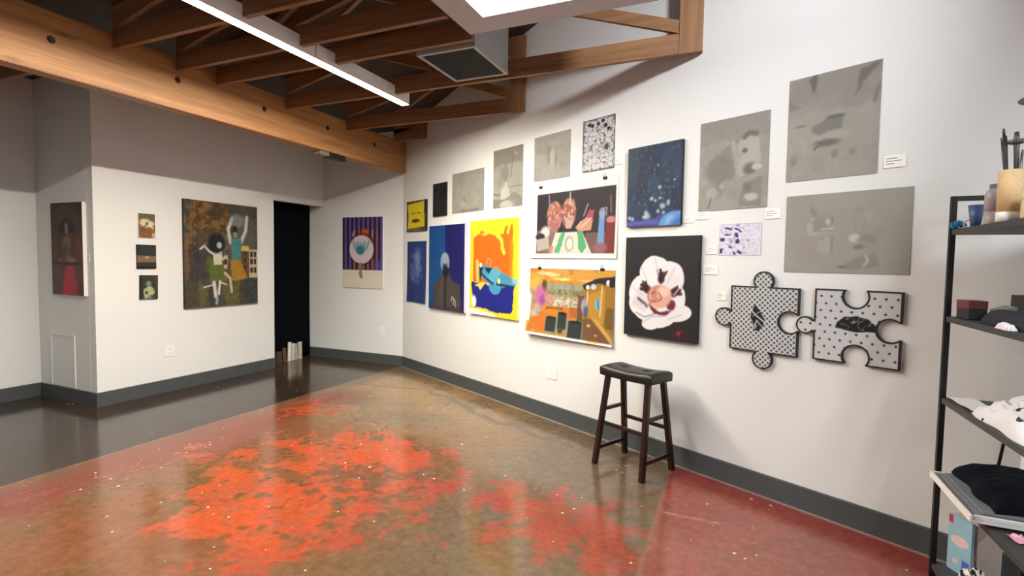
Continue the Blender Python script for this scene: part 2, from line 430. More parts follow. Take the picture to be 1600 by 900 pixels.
# ---- floor: stained, sealed concrete with worn red paint
def fbm2(X, Y, scale, seed, octaves=4):
    rng = np.random.RandomState(seed); out = np.zeros_like(X); amp = 1.0; tot = 0
    for o in range(octaves):
        f = scale*2**o; n = 128
        g = rng.rand(n, n)
        x = (X*f + 1000) % n; y = (Y*f + 1000) % n
        xi = x.astype(int); yi = y.astype(int); fx = x-xi; fy = y-yi
        fx = fx*fx*(3-2*fx); fy = fy*fy*(3-2*fy); x1 = (xi+1) % n; y1 = (yi+1) % n
        out += amp*((g[yi, xi]*(1-fx)+g[yi, x1]*fx)*(1-fy) + (g[y1, xi]*(1-fx)+g[y1, x1]*fx)*fy); tot += amp; amp *= 0.55
    return out/tot
def sstep(a, b, x):
    t = np.clip((x-a)/(b-a), 0, 1); return t*t*(3-2*t)
def make_floor():
    # finer cells where the worn paint is seen close
    xs = np.concatenate([np.arange(-7.3, -6.2, 0.1), np.arange(-6.2, 1.8, 0.016), np.arange(1.8, 5.41, 0.12)])
    ys = np.concatenate([np.arange(-4.2, 1.0, 0.13), np.arange(1.0, 6.1, 0.016), [6.2]])
    X, Y = np.meshgrid(xs, ys); H, W = X.shape
    def C(*c): return np.array(c, float)
    base = np.zeros((H, W, 3))
    def mix(m, c):
        nonlocal base
        m = np.clip(m, 0, 1)[..., None]; base = base*(1-m) + C(*c)*m
    n1 = fbm2(X, Y, 0.9, 3); n2_ = fbm2(X, Y, 2.5, 5); n3 = fbm2(X, Y, 7, 9); n4 = fbm2(X, Y, 22, 12, 3)
    d = lambda cx, cy, r: np.hypot(X-cx, Y-cy)/r
    base[:] = C(136, 112, 82)
    mix(sstep(0.35, 0.7, n2_), (156, 126, 86))
    # ochre band towards the far corner
    mix(1.1-np.hypot((X+3.6)/1.3, (Y-5.0)/0.75)+(n2_-0.5)*0.8, (186, 146, 92))
    # grey-brown by the stool and foreground
    mix(sstep(-2.6, -0.9, X+(n1-0.5)*1.2)*0.85, (124, 104, 82))
    # warm brown wash on the left foreground
    wash = sstep(-1.2, -2.8, X+(n1-0.5)*1.0)*sstep(4.0, 3.0, Y+(n1-0.5)*0.8)
    mix(wash, (140, 90, 60)); mix(wash*sstep(0.45, 0.75, n2_), (124, 94, 58))
    mix(sstep(0.8, 0.2, d(-2.2, 2.5, 1.1))*0.5, (122, 88, 66))
    # red-brown veil beside the dark strip, running to the doorway
    mix(sstep(0.55, 0.0, np.abs(X+3.95)/0.75 + (n2_-0.5)*0.7)*sstep(4.9, 4.2, Y), (146, 72, 52))
    # right bay beyond the joint: dull red
    bay = sstep(-0.385, -0.365, X)
    mix(bay*(0.78+(n2_-0.5)*0.7), (200, 92, 84))
    mix(bay*sstep(0.42, 0.66, n2_)*0.55, (150, 106, 84))
    dw = -(X*NR.x + Y*NR.y) + DR     # negative inside the room
    wd = -dw
    wd = (NR.x*X + NR.y*Y) - DR      # metres in front of the right wall
    mix(bay*sstep(0.26, 0.18, wd+(n3-0.5)*0.05)*0.7, (158, 62, 56))
    # bright worn paint
    red = np.full((H, W), -1.0)
    for cx, cy, r, s_ in [(-3.45, 2.72, .30, .9), (-3.3, 3.0, .28, .75), (-2.95, 3.1, .42, 1.05), (-2.45, 3.22, .34, 1.05), (-2.05, 3.2, .26, 1.0), (-2.5, 2.9, .32, .9), (-1.75, 3.2, .14, .9),
                          (-2.95, 2.35, .3, .9), (-2.65, 2.05, .26, 1.0), (-2.3, 2.2, .3, .9), (-1.95, 2.1, .3, .85), (-2.2, 1.72, .3, .9), (-1.8, 2.95, .26, .9), (-2.2, 2.6, .26, .85),
                          (-1.62, 2.5, .2, .75), (-1.15, 2.85, .26, .9), (-.85, 3.0, .24, .9), (-.78, 2.65, .3, .95), (-1.2, 2.45, .26, .75), (-.55, 2.5, .22, .8), (-3.95, 3.9, .26, .6), (-1.4, 3.05, .15, .8)]:
        red = np.maximum(red, s_*(1.25-np.hypot(X-cx, Y-cy)/r))
    lum = np.clip(red, -1, 1)
    redw = lum*0.50 + (n3-0.5)*1.5 + (n2_-0.5)*1.1 + (n4-0.5)*0.7 - 0.06
    rm = sstep(0.08, 0.30, redw)*sstep(-0.375, -0.4, X)*sstep(-4.28, -4.2, X)
    orange = sstep(-1.6, -2.6, X+(n1-.5))
    rc = (C(188, 86, 68)*(1-orange[..., None]) + C(210, 90, 50)*orange[..., None])
    base = base*(1-rm[..., None]*0.92) + rc*rm[..., None]*0.92
    # chips worn through the paint
    mix(rm*sstep(0.52, 0.66, n4)*0.6, (150, 92, 68)); mix(rm*sstep(0.5, 0.7, fbm2(X, Y, 4.2, 77))*0.55, (168, 86, 62))
    # dark sealed strip under the beam line, to the left wall
    dk = sstep(-4.265, -4.295, X)
    mix(dk*0.97, (62, 49, 42)); mix(dk*sstep(0.4, 0.7, n2_)*0.6, (78, 63, 51))
    mix(dk*sstep(4.3, 5.0, Y)*0.7, (98, 82, 58))
    mix(sstep(-4.4, -4.2, X)*sstep(-4.0, -4.2, X)*sstep(4.55, 4.9, Y)*0.3, (110, 90, 64))
    # control joints and scratches
    j = np.exp(-((X+0.375)/0.012)**2)*sstep(4.2, 3.6, Y); mix(j*0.55, (170, 130, 104))
    j = np.exp(-((X+4.28)/0.012)**2); mix(j*0.55, (176, 132, 108))
    j = np.exp(-((Y-3.155-(n4-.5)*.02)/0.01)**2)*sstep(-0.36, -0.33, X)*sstep(0.0, -0.05, X); mix(j*0.9, (214, 170, 146))
    j = np.exp(-((Y-4.86-0.28*(X+4.2)*0.6-(n3-.5)*.1)/0.018)**2)*sstep(-5.2, -4.9, X)*sstep(-3.2, -3.6, X); mix(j*0.6, (86, 64, 44))
    j = np.exp(-((wd-0.42-(n2_-.5)*.3)/0.03)**2)*sstep(-3.4, -3.0, X)*sstep(-0.8, -1.4, X); mix(j*0.55, (88, 66, 46))
    # grout line at foot of the right wall
    mix(np.exp(-((wd-0.024)/0.014)**2)*0.95, (216, 204, 194))
    base += ((n4-0.5)*22)[..., None]
    col = np.clip(base, 0, 255)/255.0
    col = np.where(col <= 0.04045, col/12.92, ((col+0.055)/1.055)**2.4).reshape(-1, 3)*0.58
    idx = np.arange(H*W).reshape(H, W)
    q = np.stack([idx[:-1, :-1], idx[:-1, 1:], idx[1:, 1:], idx[1:, :-1]], -1).reshape(-1, 4)
    co = np.stack([X, Y, np.zeros_like(X)], -1).reshape(-1, 3)
    me = bpy.data.meshes.new('floor')
    me.vertices.add(len(co)); me.vertices.foreach_set('co', co.ravel().astype(np.float32))
    me.loops.add(q.size); me.loops.foreach_set('vertex_index', q.ravel().astype(np.int32))
    me.polygons.add(len(q)); me.polygons.foreach_set('loop_start', (np.arange(len(q))*4).astype(np.int32))
    me.update(calc_edges=True)
    at = me.color_attributes.new('pigment', 'FLOAT_COLOR', 'POINT')
    at.data.foreach_set('color', np.concatenate([col, np.ones((len(col), 1))], 1).ravel().astype(np.float32))
    me.validate()
    m, nt, p = new_mat('sealed_stained_concrete')
    a = node(nt, 'ShaderNodeVertexColor', layer_name='pigment')
    tc = node(nt, 'ShaderNodeTexCoord')
    # fine mottling
    n = node(nt, 'ShaderNodeTexNoise', Scale=26.0, Detail=6.0, Roughness=0.65)
    nt.links.new(tc.outputs['Object'], n.inputs['Vector'])
    mr = node(nt, 'ShaderNodeMapRange'); mr.inputs['From Min'].default_value = .3; mr.inputs['From Max'].default_value = .7
    mr.inputs['To Min'].default_value = .8; mr.inputs['To Max'].default_value = 1.16
    nt.links.new(n.outputs['Fac'], mr.inputs['Value'])
    mx = node(nt, 'ShaderNodeMix', data_type='RGBA', blend_type='MULTIPLY'); mx.inputs['Factor'].default_value = 1
    nt.links.new(a.outputs['Color'], mx.inputs[6]); nt.links.new(mr.outputs['Result'], mx.inputs[7])
    # pale paint flecks: small sparse dots, gathered in drifts
    v = node(nt, 'ShaderNodeTexVoronoi', Scale=19.0); v.inputs['Randomness'].default_value = 1
    nt.links.new(tc.outputs['Object'], v.inputs['Vector'])
    cl = node(nt, 'ShaderNodeTexNoise', Scale=2.2, Detail=2.0); nt.links.new(tc.outputs['Object'], cl.inputs['Vector'])
    sep = node(nt, 'ShaderNodeSeparateColor'); nt.links.new(v.outputs['Color'], sep.inputs['Color'])
    rad = node(nt, 'ShaderNodeMath', operation='MULTIPLY'); nt.links.new(sep.outputs[0], rad.inputs[0]); nt.links.new(cl.outputs['Fac'], rad.inputs[1])
    rr = node(nt, 'ShaderNodeMapRange'); rr.inputs['From Min'].default_value = .33; rr.inputs['From Max'].default_value = .60
    rr.inputs['To Min'].default_value = 0.0; rr.inputs['To Max'].default_value = .185
    nt.links.new(rad.outputs[0], rr.inputs['Value'])
    lt = node(nt, 'ShaderNodeMath', operation='LESS_THAN'); nt.links.new(v.outputs['Distance'], lt.inputs[0]); nt.links.new(rr.outputs['Result'], lt.inputs[1])
    f2 = node(nt, 'ShaderNodeMath', operation='MULTIPLY'); f2.inputs[1].default_value = .75; nt.links.new(lt.outputs[0], f2.inputs[0])
    mx2 = node(nt, 'ShaderNodeMix', data_type='RGBA'); nt.links.new(f2.outputs[0], mx2.inputs['Factor'])
    nt.links.new(mx.outputs[2], mx2.inputs[6]); mx2.inputs[7].default_value = rgb(226, 204, 176)
    nt.links.new(mx2.outputs[2], p.inputs['Base Color'])
    rn = node(nt, 'ShaderNodeTexNoise', Scale=3.0, Detail=4.0); nt.links.new(tc.outputs['Object'], rn.inputs['Vector'])
    rm_ = node(nt, 'ShaderNodeMapRange'); rm_.inputs['To Min'].default_value = .05; rm_.inputs['To Max'].default_value = .24
    nt.links.new(rn.outputs['Fac'], rm_.inputs['Value']); nt.links.new(rm_.outputs['Result'], p.inputs['Roughness'])
    p.inputs['Specular IOR Level'].default_value = 0.55
    bp = node(nt, 'ShaderNodeBump', Strength=0.06, Distance=0.003)
    nt.links.new(n.outputs['Fac'], bp.inputs['Height']); nt.links.new(bp.outputs['Normal'], p.inputs['Normal'])
    me.materials.append(m)
    o = bpy.data.objects.new('floor', me); COL.objects.link(o); o['kind'] = 'structure'
make_floor()

# ---------------------------------------------------------------- timber beam
bt = empty('timber_beam', (-4.28, 0, 2.70), 0, 'long honey-coloured timber beam crossing the room below the roof trusses, its end against the right wall', 'beam')
bm = bmesh.new()
ye = (3.37235 + 0.45858*4.21)/0.88865        # where the near face meets the right wall
prism_xy(bm, [(0.07, -3.99), (0.07, ye-0.012), (-0.07, YB-0.006), (-0.07, -3.99)], 0, 0.412)
bmesh.ops.bevel(bm, geom=[e for e in bm.edges if abs(e.verts[0].co.z-e.verts[1].co.z) < 1e-4 and abs(e.verts[0].co.x-e.verts[1].co.x) < 1e-4], offset=0.006, segments=2, affect='EDGES')
link_bm('timber', bm, M['beam'], bt)
for yy, zz in ((1.13, .235), (1.962, .223), (2.806, .235), (3.643, .235), (4.482, .256), (5.289, .246)):
    bm = bmesh.new()
    lathe(bm, [(0.0, 0.007), (0.012, 0.008), (0.014, 0.002), (0.022, 0.0025), (0.025, 0.0)], 20)
    bmesh.ops.rotate(bm, verts=bm.verts[:], cent=(0, 0, 0), matrix=Matrix.Rotation(PI/2, 3, 'Y'))
    bmesh.ops.translate(bm, verts=bm.verts[:], vec=(0.0702, yy, zz))
    link_bm('bolt', bm, M['bolt'], bt)

# sensor under the beam
sn = empty('ceiling_sensor', (-4.275, 4.62, 2.6995), 0, 'small dark sensor box fixed under the long timber beam near the doorway', 'sensor')
bm = bmesh.new(); box(bm, -0.045, 0.045, -0.23, -0.09, -0.045, -0.0005, 0, 0.004); link_bm('mounting_box', bm, simple('taupe_box', (120, 108, 96), 0.5), sn)
bm = bmesh.new(); box(bm, -0.05, 0.05, -0.09, 0.17, -0.055, -0.0005, 0, 0.008)
tube(bm, [(0.05, 0.02, -0.03), (0.058, 0.02, -0.032)], 0.02, 14); link_bm('sensor_body', bm, M['black_metal'], sn)

# ---------------------------------------------------------------- roof trusses
NOTCH = (-3.025, -2.875, 0.115)              # housing of the linear light sits in this cut
def truss(yf, xe, label, zc=3.005, full=True, xs=-4.203):
    t = empty('roof_truss', (0, yf, zc), 0, label, 'roof truss', 'timber roof trusses resting on the beam')
    th = 0.038
    pw = 0.158 if full else 0.0
    a, b, h = NOTCH
    bm = bmesh.new()
    p = [(xs, 0)]
    if xs < a < xe and yf < 4.1: p += [(a, 0), (a, h), (b, h), (b, 0)]
    p += [(xe-pw, 0), (xe-pw, 0.142), (xs, 0.142)]
    prism_xz(bm, p, 0, th); link_bm('bottom_chord', bm, M['truss'], t)
    bm = bmesh.new(); za = lambda x: zdeck(x)-zc-0.004
    prism_xz(bm, [(xs, za(xs)-0.14), (xe-pw, za(xe-pw)-0.14), (xe-pw, za(xe-pw)), (xs, za(xs))], 0, th); link_bm('top_chord', bm, M['truss'], t)
    if full:
        bm = bmesh.new(); box(bm, xe-pw+0.0005, xe, -0.006, th, -0.004, zdeck(xe-pw)-zc-0.004); link_bm('post', bm, M['trussv'], t)
    # diagonal webs rise from the post foot and meet the sloping top chord
    xr = xe-pw; k = 0
    while xr-xs > 0.9 and k < 3:
        x1 = xr-0.002; z1 = 0.19; x = x1
        while x > xs+0.3 and z1+(x1-x)*0.33 < za(x)-0.19: x -= 0.02
        bm = bmesh.new(); prism_xz(bm, [(x1, z1-0.045), (x1, z1+0.045), (x, z1+(x1-x)*0.33+0.045), (x, z1+(x1-x)*0.33-0.045)], 0.001, th-0.001)
        link_bm('web', bm, M['truss'], t)
        xd = x-0.7
        if xd > xs+0.35 and za(xd) > 0.4:
            bm = bmesh.new(); prism_xz(bm, [(x-0.06, za(x)-0.16), (x-0.02, za(x)-0.15), (xd+0.05, 0.143), (xd-0.05, 0.143)], 0.001, th-0.001); link_bm('web', bm, M['truss'], t)
        xr = xd; k += 1
    return t
truss(3.895, -0.26, 'timber roof truss with its tall end post lit bright orange above the gallery wall')
truss(4.782, -1.966, 'dim timber roof truss ending in a dark post just left of the lit orange truss')
truss(5.672, -3.705, 'short dim timber truss end above the beam end, deepest in the corner', zc=3.08)
truss(3.14, -1.685, 'timber roof truss that the air grille hangs beside, butting the skylight frame corner', full=False)
truss(2.79, -1.685, 'timber roof truss butting the left side of the skylight frame, second nearest', full=False)
truss(2.33, -1.685, 'nearest timber roof truss above the light bar, lit orange where it meets the skylight frame', full=False)
def far_joist(yf, label):
    t = empty('ceiling_joist', (0, yf, 2.98), 0, label, 'joist', 'dark joists left of the beam')
    bm = bmesh.new(); box(bm, (XF if yf < YC else XL)+0.004, -4.357, 0, 0.04, 0, 0.14); link_bm('joist', bm, M['truss'], t)
far_joist(2.33, 'dark ceiling joist glimpsed under the beam at the far left edge')

# ---------------------------------------------------------------- linear light
lt = empty('linear_light', (-2.95, 0.60, 2.985), 0, 'long white linear light bar glowing under the roof trusses', 'ceiling light')
y1 = 4.165-0.60
bm = bmesh.new()
for k in range(3):
    a, b = y1-1.19*(k+1)+0.002, y1-1.19*k
    box(bm, -0.043, -0.039, a, b, 0, 0.112); box(bm, 0.039, 0.043, a, b, 0, 0.112)
    box(bm, -0.043, 0.043, a, b, 0.1121, 0.114)
box(bm, -0.043, 0.043, y1+0.0005, y1+0.004, 0, 0.114); box(bm, -0.043, 0.043, y1-3.575, y1-3.571, 0, 0.114)
link_bm('housing', bm, M['white_metal'], lt)
for k in (1, 2):
    bm = bmesh.new(); yy = y1-1.19*k; box(bm, -0.0445, 0.0445, yy-0.004, yy+0.004, 0.004, 0.1148); link_bm('joint_band', bm, M['seam'], lt)
bm = bmesh.new(); box(bm, -0.0385, 0.0385, y1-3.568, y1-0.001, 0.001, 0.012); link_bm('diffuser', bm, M['diffuser'], lt)

# ---------------------------------------------------------------- skylight frame
sk = empty('skylight_frame', (-1.66, 3.07, 3.0), 0, 'pale boxed skylight frame with a glowing white pane, beside the roof trusses', 'skylight')
W_, D_ = 1.21, 1.21
bm = bmesh.new(); f = 0.185
box(bm, 0, W_, -f, 0, 0, 0.8); box(bm, 0, W_, -D_, -D_+f, 0, 0.8)
box(bm, 0, f, -D_+f+.0005, -f-.0005, 0, 0.8); box(bm, W_-f, W_, -D_+f+.0005, -f-.0005, 0, 0.8)
link_bm('frame', bm, M['well'], sk)
bm = bmesh.new(); box(bm, f+.001, W_-f-.001, -D_+f+.001, -f-.001, 0.06, 0.075); link_bm('pane', bm, M['skyglow'], sk)

# ---------------------------------------------------------------- air return
hv = empty('air_return', (-1.96, 3.53, 3.0), 0, 'grey square air return grille hanging under a duct between the trusses', 'vent')
bm = bmesh.new()
box(bm, -0.24, 0.243, -0.29, -0.265, 0, 0.03); box(bm, -0.24, 0.243, 0.265, 0.29, 0, 0.03)
box(bm, -0.24, -0.215, -0.2645, 0.2645, 0, 0.03); box(bm, 0.218, 0.243, -0.2645, 0.2645, 0, 0.03)
link_bm('grille_frame', bm, M['grey_metal'], hv)
bm = bmesh.new()
box(bm, -0.2145, 0.2175, -0.2645, 0.2645, 0.014, 0.018)
for k in range(26):
    yy = -0.255+0.51*k/25; box(bm, -0.2145, 0.2175, yy-0.004, yy+0.004, 0.004, 0.0138)
link_bm('grille', bm, M['grille'], hv)
bm = bmesh.new(); box(bm, -0.235, 0.24, -0.285, 0.285, 0.031, 0.715); link_bm('duct', bm, M['grey_metal'], hv)

# ---------------------------------------------------------------- doorway curtain and boards
cu = empty('door_curtain', (-5.99, 5.0, 0), 0, 'black curtain filling the narrow doorway beside the back wall', 'curtain')
bm = bmesh.new(); n = 70; zs = [0.012, 0.3, 0.8, 1.4, 2.0, 2.42]
rows = []
for z in zs:
    row = []
    for i in range(n+1):
        s = i/n; y = s*0.985
        a = 0.018*(0.6+0.4*(2.4-z)/2.4)
        row.append((a*math.sin(s*38)+0.006*math.sin(s*91+z*2), y, z))
    rows.append(row)
F_ = [[bm.verts.new(p) for p in r] for r in rows]; B_ = [[bm.verts.new((p[0]-0.004, p[1], p[2])) for p in r] for r in rows]
for g, fl in ((F_, 0), (B_, 1)):
    for a, b in zip(g, g[1:]):
        for i in range(n):
            q = [a[i], a[i+1], b[i+1], b[i]]; bm.faces.new(q[::-1] if fl else q)
for i in range(n):
    bm.faces.new([F_[0][i], B_[0][i], B_[0][i+1], F_[0][i+1]]); bm.faces.new([F_[-1][i], F_[-1][i+1], B_[-1][i+1], B_[-1][i]])
for k in range(len(zs)-1):
    bm.faces.new([F_[k][0], F_[k+1][0], B_[k+1][0], B_[k][0]]); bm.faces.new([F_[k][-1], B_[k][-1], B_[k+1][-1], F_[k+1][-1]])
link_bm('drape', bm, M['curtain'], cu, True)
bm = bmesh.new(); tube(bm, [(-0.002, 0.0, 2.44), (-0.002, 0.985, 2.44)], 0.014, 12); link_bm('rod', bm, M['black_metal'], cu)
specs = [(5.35, .10, .16, (70, 52, 46), 'dark brown panel at the foot of the black curtain, leftmost of the leaning boards', 0.10),
         (5.455, .05, .20, (96, 66, 54), 'reddish-brown thin panel at the foot of the black curtain, left of the white board', 0.02),
         (5.535, .045, .27, (232, 228, 222), 'tallest white board on end at the foot of the black curtain', 0.1),
         (5.60, .04, .245, (205, 198, 190), 'narrow pale board right of the tallest white board by the black curtain', 0.1),
         (5.665, .06, .235, (170, 160, 150), 'taupe board on end by the black curtain, second from the right', 0.0),
         (5.74, .06, .25, (190, 180, 168), 'rightmost pale grey board on end at the foot of the black curtain', 0.06)]
for i, (yy, w, h, c, lab, ln) in enumerate(specs):
    bm = bmesh.new()
    box(bm, -0.010, 0.010, -w/2, w/2, 0.001, h)
    bmesh.ops.translate(bm, verts=[v for v in bm.verts if v.co.z > h*0.5], vec=(-0.02, ln*h, 0))
    o = link_bm('leaning_board', bm, simple('leaning_board_tone', c, 0.7, noise=0.12, scale=25), None, False, (-5.935, yy, 0))
    tag(o, lab, 'board', 'boards leaning at the curtain')

# ---------------------------------------------------------------- wall plates
def wall_plate(name, loc, rz, w, h, label, cat, dark=False, kind='outlet'):
    e = empty(name, loc, rz, label, cat)
    bm = bmesh.new(); box(bm, -w/2, w/2, -0.007, -0.0008, 0, h, 0, 0.002); link_bm('cover_plate', bm, M['slot'] if dark else M['plate'], e)
    if kind == 'outlet':
        for zc in (h*0.3, h*0.7):
            bm = bmesh.new(); box(bm, -w*0.22, w*0.22, -0.009, -0.0072, zc-h*0.12, zc+h*0.12, 0, 0.0008)
            for sx in (-1, 1): box(bm, sx*w*0.09-0.0015, sx*w*0.09+0.0015, -0.0094, -0.0091, zc-0.005, zc+0.009, 1)
            link_bm('socket', bm, [M['plate'], M['slot']], e)
    elif kind == 'blank':
        for zc in (h*0.2, h*0.8):
            bm = bmesh.new(); tube(bm, [(0, -0.0085, zc), (0, -0.0071, zc)], 0.0035, 10); link_bm('screw', bm, M['steel'], e)
    return e
wall_plate('wall_outlet', rw(-3.495, 0.39), AZ, 0.125, 0.12, 'white double outlet plate low on the right wall, left of the stool', 'outlet')
wall_plate('wall_outlet', (XL, 3.667, 0.39), PI/2, 0.118, 0.125, 'white outlet plate low on the left wall under the small paintings', 'outlet')
wall_plate('wall_outlet', (-4.63, YB, 0.42), 0, 0.08, 0.125, 'white outlet plate low on the back wall under the striped picture', 'outlet')
wall_plate('cable_plate', rw(-6.655, 0.395), AZ, 0.035, 0.125, 'small dark cable plate low at the bend between back and right walls', 'wall plate', True, 'blank')
ap = empty('access_panel', (-6.285, YC, 0.146), 0, 'white flush access panel low on the narrow return wall under the dark red painting', 'access panel')
bm = bmesh.new(); box(bm, -0.20, 0.20, -0.006, -0.001, 0, 0.525, 0, 0.0015); link_bm('door_leaf', bm, M['wall'], ap)
bm = bmesh.new()
for x0, x1, z0, z1 in ((-0.215, -0.2005, 0, 0.54), (0.2005, 0.215, 0, 0.54), (-0.2005, 0.2005, 0.5255, 0.54)): box(bm, x0, x1, -0.012, -0.001, z0, z1)
link_bm('trim_frame', bm, M['wall'], ap)

# ---------------------------------------------------------------- artworks
PL = {'R': lambda u, z: (rw(u, z), AZ), 'L': lambda y, z: (Vector((XL, y, z)), PI/2), 'B': lambda x, z: (Vector((x, YB, z)), 0.0), 'C': lambda x, z: (Vector((x, YC, z)), 0.0)}
def canvas(wall, a0, a1, z0, z1, th, art, label, cat='painting', edge='canvas_white', name='canvas_painting', group='canvas paintings on the walls', roll=0.0):
    loc, rz = PL[wall]((a0+a1)/2, z0); w, h = a1-a0, z1-z0
    e = empty(name, loc, rz, label, cat, group); e.rotation_euler = (0, roll, rz)
    bm = bmesh.new()
    if th > 0.012:                              # stretcher bars behind the cloth
        box(bm, -w/2, w/2, -th, -0.0006, 0, 0.035); box(bm, -w/2, w/2, -th, -0.0006, h-0.035, h)
        box(bm, -w/2, -w/2+0.035, -th, -0.0006, 0.0351, h-0.0351); box(bm, w/2-0.035, w/2, -th, -0.0006, 0.0351, h-0.0351)
        box(bm, -w/2+0.0351, w/2-0.0351, -th, -th+0.003, 0.0351, h-0.0351)
    else:
        box(bm, -w/2, w/2, -th, -0.0006, 0, h)
    link_bm('stretcher_frame' if th > 0.012 else 'backing_plate', bm, M[edge], e)
    grid_surface('painted_face', art, w, h, lambda s, t: np.full_like(s, -th-0.0006), M['art'], e)
    return e
def sheet(wall, a0, a1, z0, z1, yfun, art, label, cat, name, group=None, mat='art', roll=0.0):
    loc, rz = PL[wall]((a0+a1)/2, z0); w, h = a1-a0, z1-z0
    o = grid_surface(name, art, w, h, yfun, M[mat], None, 0.0012)
    o.location = loc; o.rotation_euler = (0, roll, rz)
    return tag(o, label, cat, group)

def g_plate(w, h, seed):
    a = Art(w, h, (158, 156, 148), seed=seed)
    a.mottle((150, 148, 141), 3, .4, .7, .5); a.mottle((146, 144, 136), 12, .5, .7, .5); a.mottle((172, 170, 162), 14, .58, .72, .4); return a

# -- left wall: two dancing figures before buildings
a = Art(.965, 1.235, (86, 76, 66), seed=3)
a.mottle((70, 62, 54), 5, .4, .65, .9); a.rect(.5, .12, 1, .45, (104, 98, 92), .6, .1, 3); a.mottle((60, 72, 72), 4, .5, .7, .7)
a.rect(-.1, .32, .1, .75, (126, 86, 48), .7, .06, 3); a.rect(-.1, 0, .08, .3, (58, 66, 62), .8, .05, 3)
a.rect(.1, .0, .62, .26, (78, 60, 36), .85, .2, 3)
m = a.blur((a.n(26) > .56).astype(float)*(a.Y < .27)*(a.X > .1)*(a.X < .6)); a.put(m, (142, 100, 50), .7)
m = (a.n(30) > .58).astype(float)*(a.Y < .42)*(a.X < .3); a.put(a.blur(m), (150, 106, 52), .6)
a.rect(0, .74, 1, 1, (70, 66, 52), .75, .1, 3); a.rect(.78, .72, 1, .98, (52, 62, 60), .8, .05, 3)
a.rect(.18, .8, .28, 1, (104, 100, 52), .7, .08, 3); a.rect(.5, .76, .72, 1, (112, 104, 56), .65, .1, 3); a.rect(.3, .76, .46, 1, (48, 54, 58), .6, .08, 3)
a.rect(.05, .42, .3, .74, (58, 54, 56), .8, .08, 3)
a.rect(.73, .46, .87, .73, (92, 70, 52)); a.rect(.87, .44, 1, .73, (196, 178, 142)); a.poly([(.74, .46), (.76, .41), (.86, .41), (.88, .46)], (206, 178, 92))
for x in (.905, .96):
    for y in (.49, .56, .65): a.rect(x-.018, y-.025, x+.018, y+.03, (34, 30, 28))
for y in (.48, .55, .62): a.ell(.81, y, .015, .02, (44, 34, 30))
a.line([(.6, .38), (.57, .25), (.63, .14)], .035, (196, 204, 196)); a.line([(.75, .37), (.82, .26), (.84, .12)], .035, (196, 204, 196)); a.ell(.71, .16, .1, .07, (126, 140, 136), .5, .7)
a.poly([(.61, .34), (.76, .34), (.74, .57), (.62, .56)], (66, 128, 128)); a.ell(.665, .25, .035, .035, (26, 24, 24)); a.ell(.67, .3, .025, .03, (140, 140, 126))
a.poly([(.6, .55), (.74, .54), (.84, .74), (.62, .77)], (168, 122, 40), rag=.03); a.line([(.64, .76), (.64, .86)], .02, (60, 80, 74))
a.poly([(.31, .55), (.47, .53), (.55, .74), (.32, .77)], (92, 104, 42), rag=.03); a.rect(.27, .52, .33, .66, (86, 96, 44), .8, .03)
a.poly([(.36, .48), (.48, .46), (.48, .6), (.37, .6)], (202, 200, 184)); a.ell(.41, .39, .115, .095, (28, 28, 28), .3, rag=.4); a.ell(.445, .41, .035, .032, (168, 186, 184))
a.line([(.38, .5), (.31, .47), (.25, .42), (.2, .45)], .022, (190, 196, 192)); a.line([(.5, .54), (.54, .52), (.53, .62)], .035, (206, 184, 136)); a.ell(.53, .57, .02, .03, (48, 36, 30))
a.line([(.37, .77), (.39, .9)], .035, (214, 212, 202)); a.line([(.45, .76), (.43, .88)], .025, (214, 212, 202)); a.line([(.36, .79), (.24, .81)], .014, (206, 206, 196)); a.line([(.46, .77), (.54, .79)], .014, (206, 206, 196))
a.line([(.52, .68), (.59, .73), (.61, .86)], .028, (206, 178, 138)); a.line([(.41, .92), (.4, .97)], .03, (150, 160, 160)); a.grain(14)
canvas('L', 3.832, 4.797, .91, 2.152, .03, a, 'large painting of two dancing figures before small buildings on the left wall', edge='canvas_dark')

# -- three small works in a column
a = Art(.166, .252, (150, 120, 88), seed=21); a.rect(0, 0, 1, .3, (92, 98, 62), .9, .2); a.ell(.4, .4, .3, .22, (224, 206, 176), .5); a.ell(.75, .48, .2, .16, (232, 218, 190), .5)
a.rect(.15, .55, .8, 1, (140, 84, 50), .85, .2); a.ell(.5, .42, .08, .06, (90, 90, 46)); a.mottle((92, 86, 52), 6, .58, .68, .7); a.rect(.8, .8, 1, 1, (226, 208, 182), .7)
canvas('L', 3.363, 3.529, 1.693, 1.945, .016, a, 'small green and cream portrait sketch, top of three small works on the left wall', edge='canvas_white', group='three small works in a column')
a = Art(.19, .252, (34, 34, 38), seed=23); a.rect(.12, .06, .95, .42, (52, 56, 62), .8, .1, 3); a.rect(0, .46, 1, .74, (138, 112, 88), .9, .06, 2); a.ell(.52, .52, .12, .03, (206, 180, 160), .6); a.rect(0, .74, 1, 1, (52, 46, 38), 1, .03); a.rect(0, .9, 1, 1, (26, 22, 20)); a.rect(0, 0, 1, .07, (20, 20, 22))
canvas('L', 3.342, 3.535, 1.366, 1.618, .016, a, 'small dark landscape with a tan band, middle of three small works on the left wall', edge='canvas_dark', group='three small works in a column')
a = Art(.182, .256, (56, 56, 46), seed=25); a.rect(0, 0, .14, 1, (30, 28, 26), .8, .1); a.rect(.78, 0, 1, 1, (66, 64, 58), .7, .1); a.ell(.47, .36, .15, .12, (118, 142, 104), .4)
a.poly([(.2, .6), (.42, .48), (.66, .48), (.82, .62), (.74, .95), (.24, .95)], (170, 184, 134), rag=.06); a.ell(.36, .72, .09, .07, (70, 76, 56)); a.rect(.2, .9, .8, 1, (120, 130, 130), .9, .08); a.mottle((40, 42, 34), 6, .6, .7, .6)
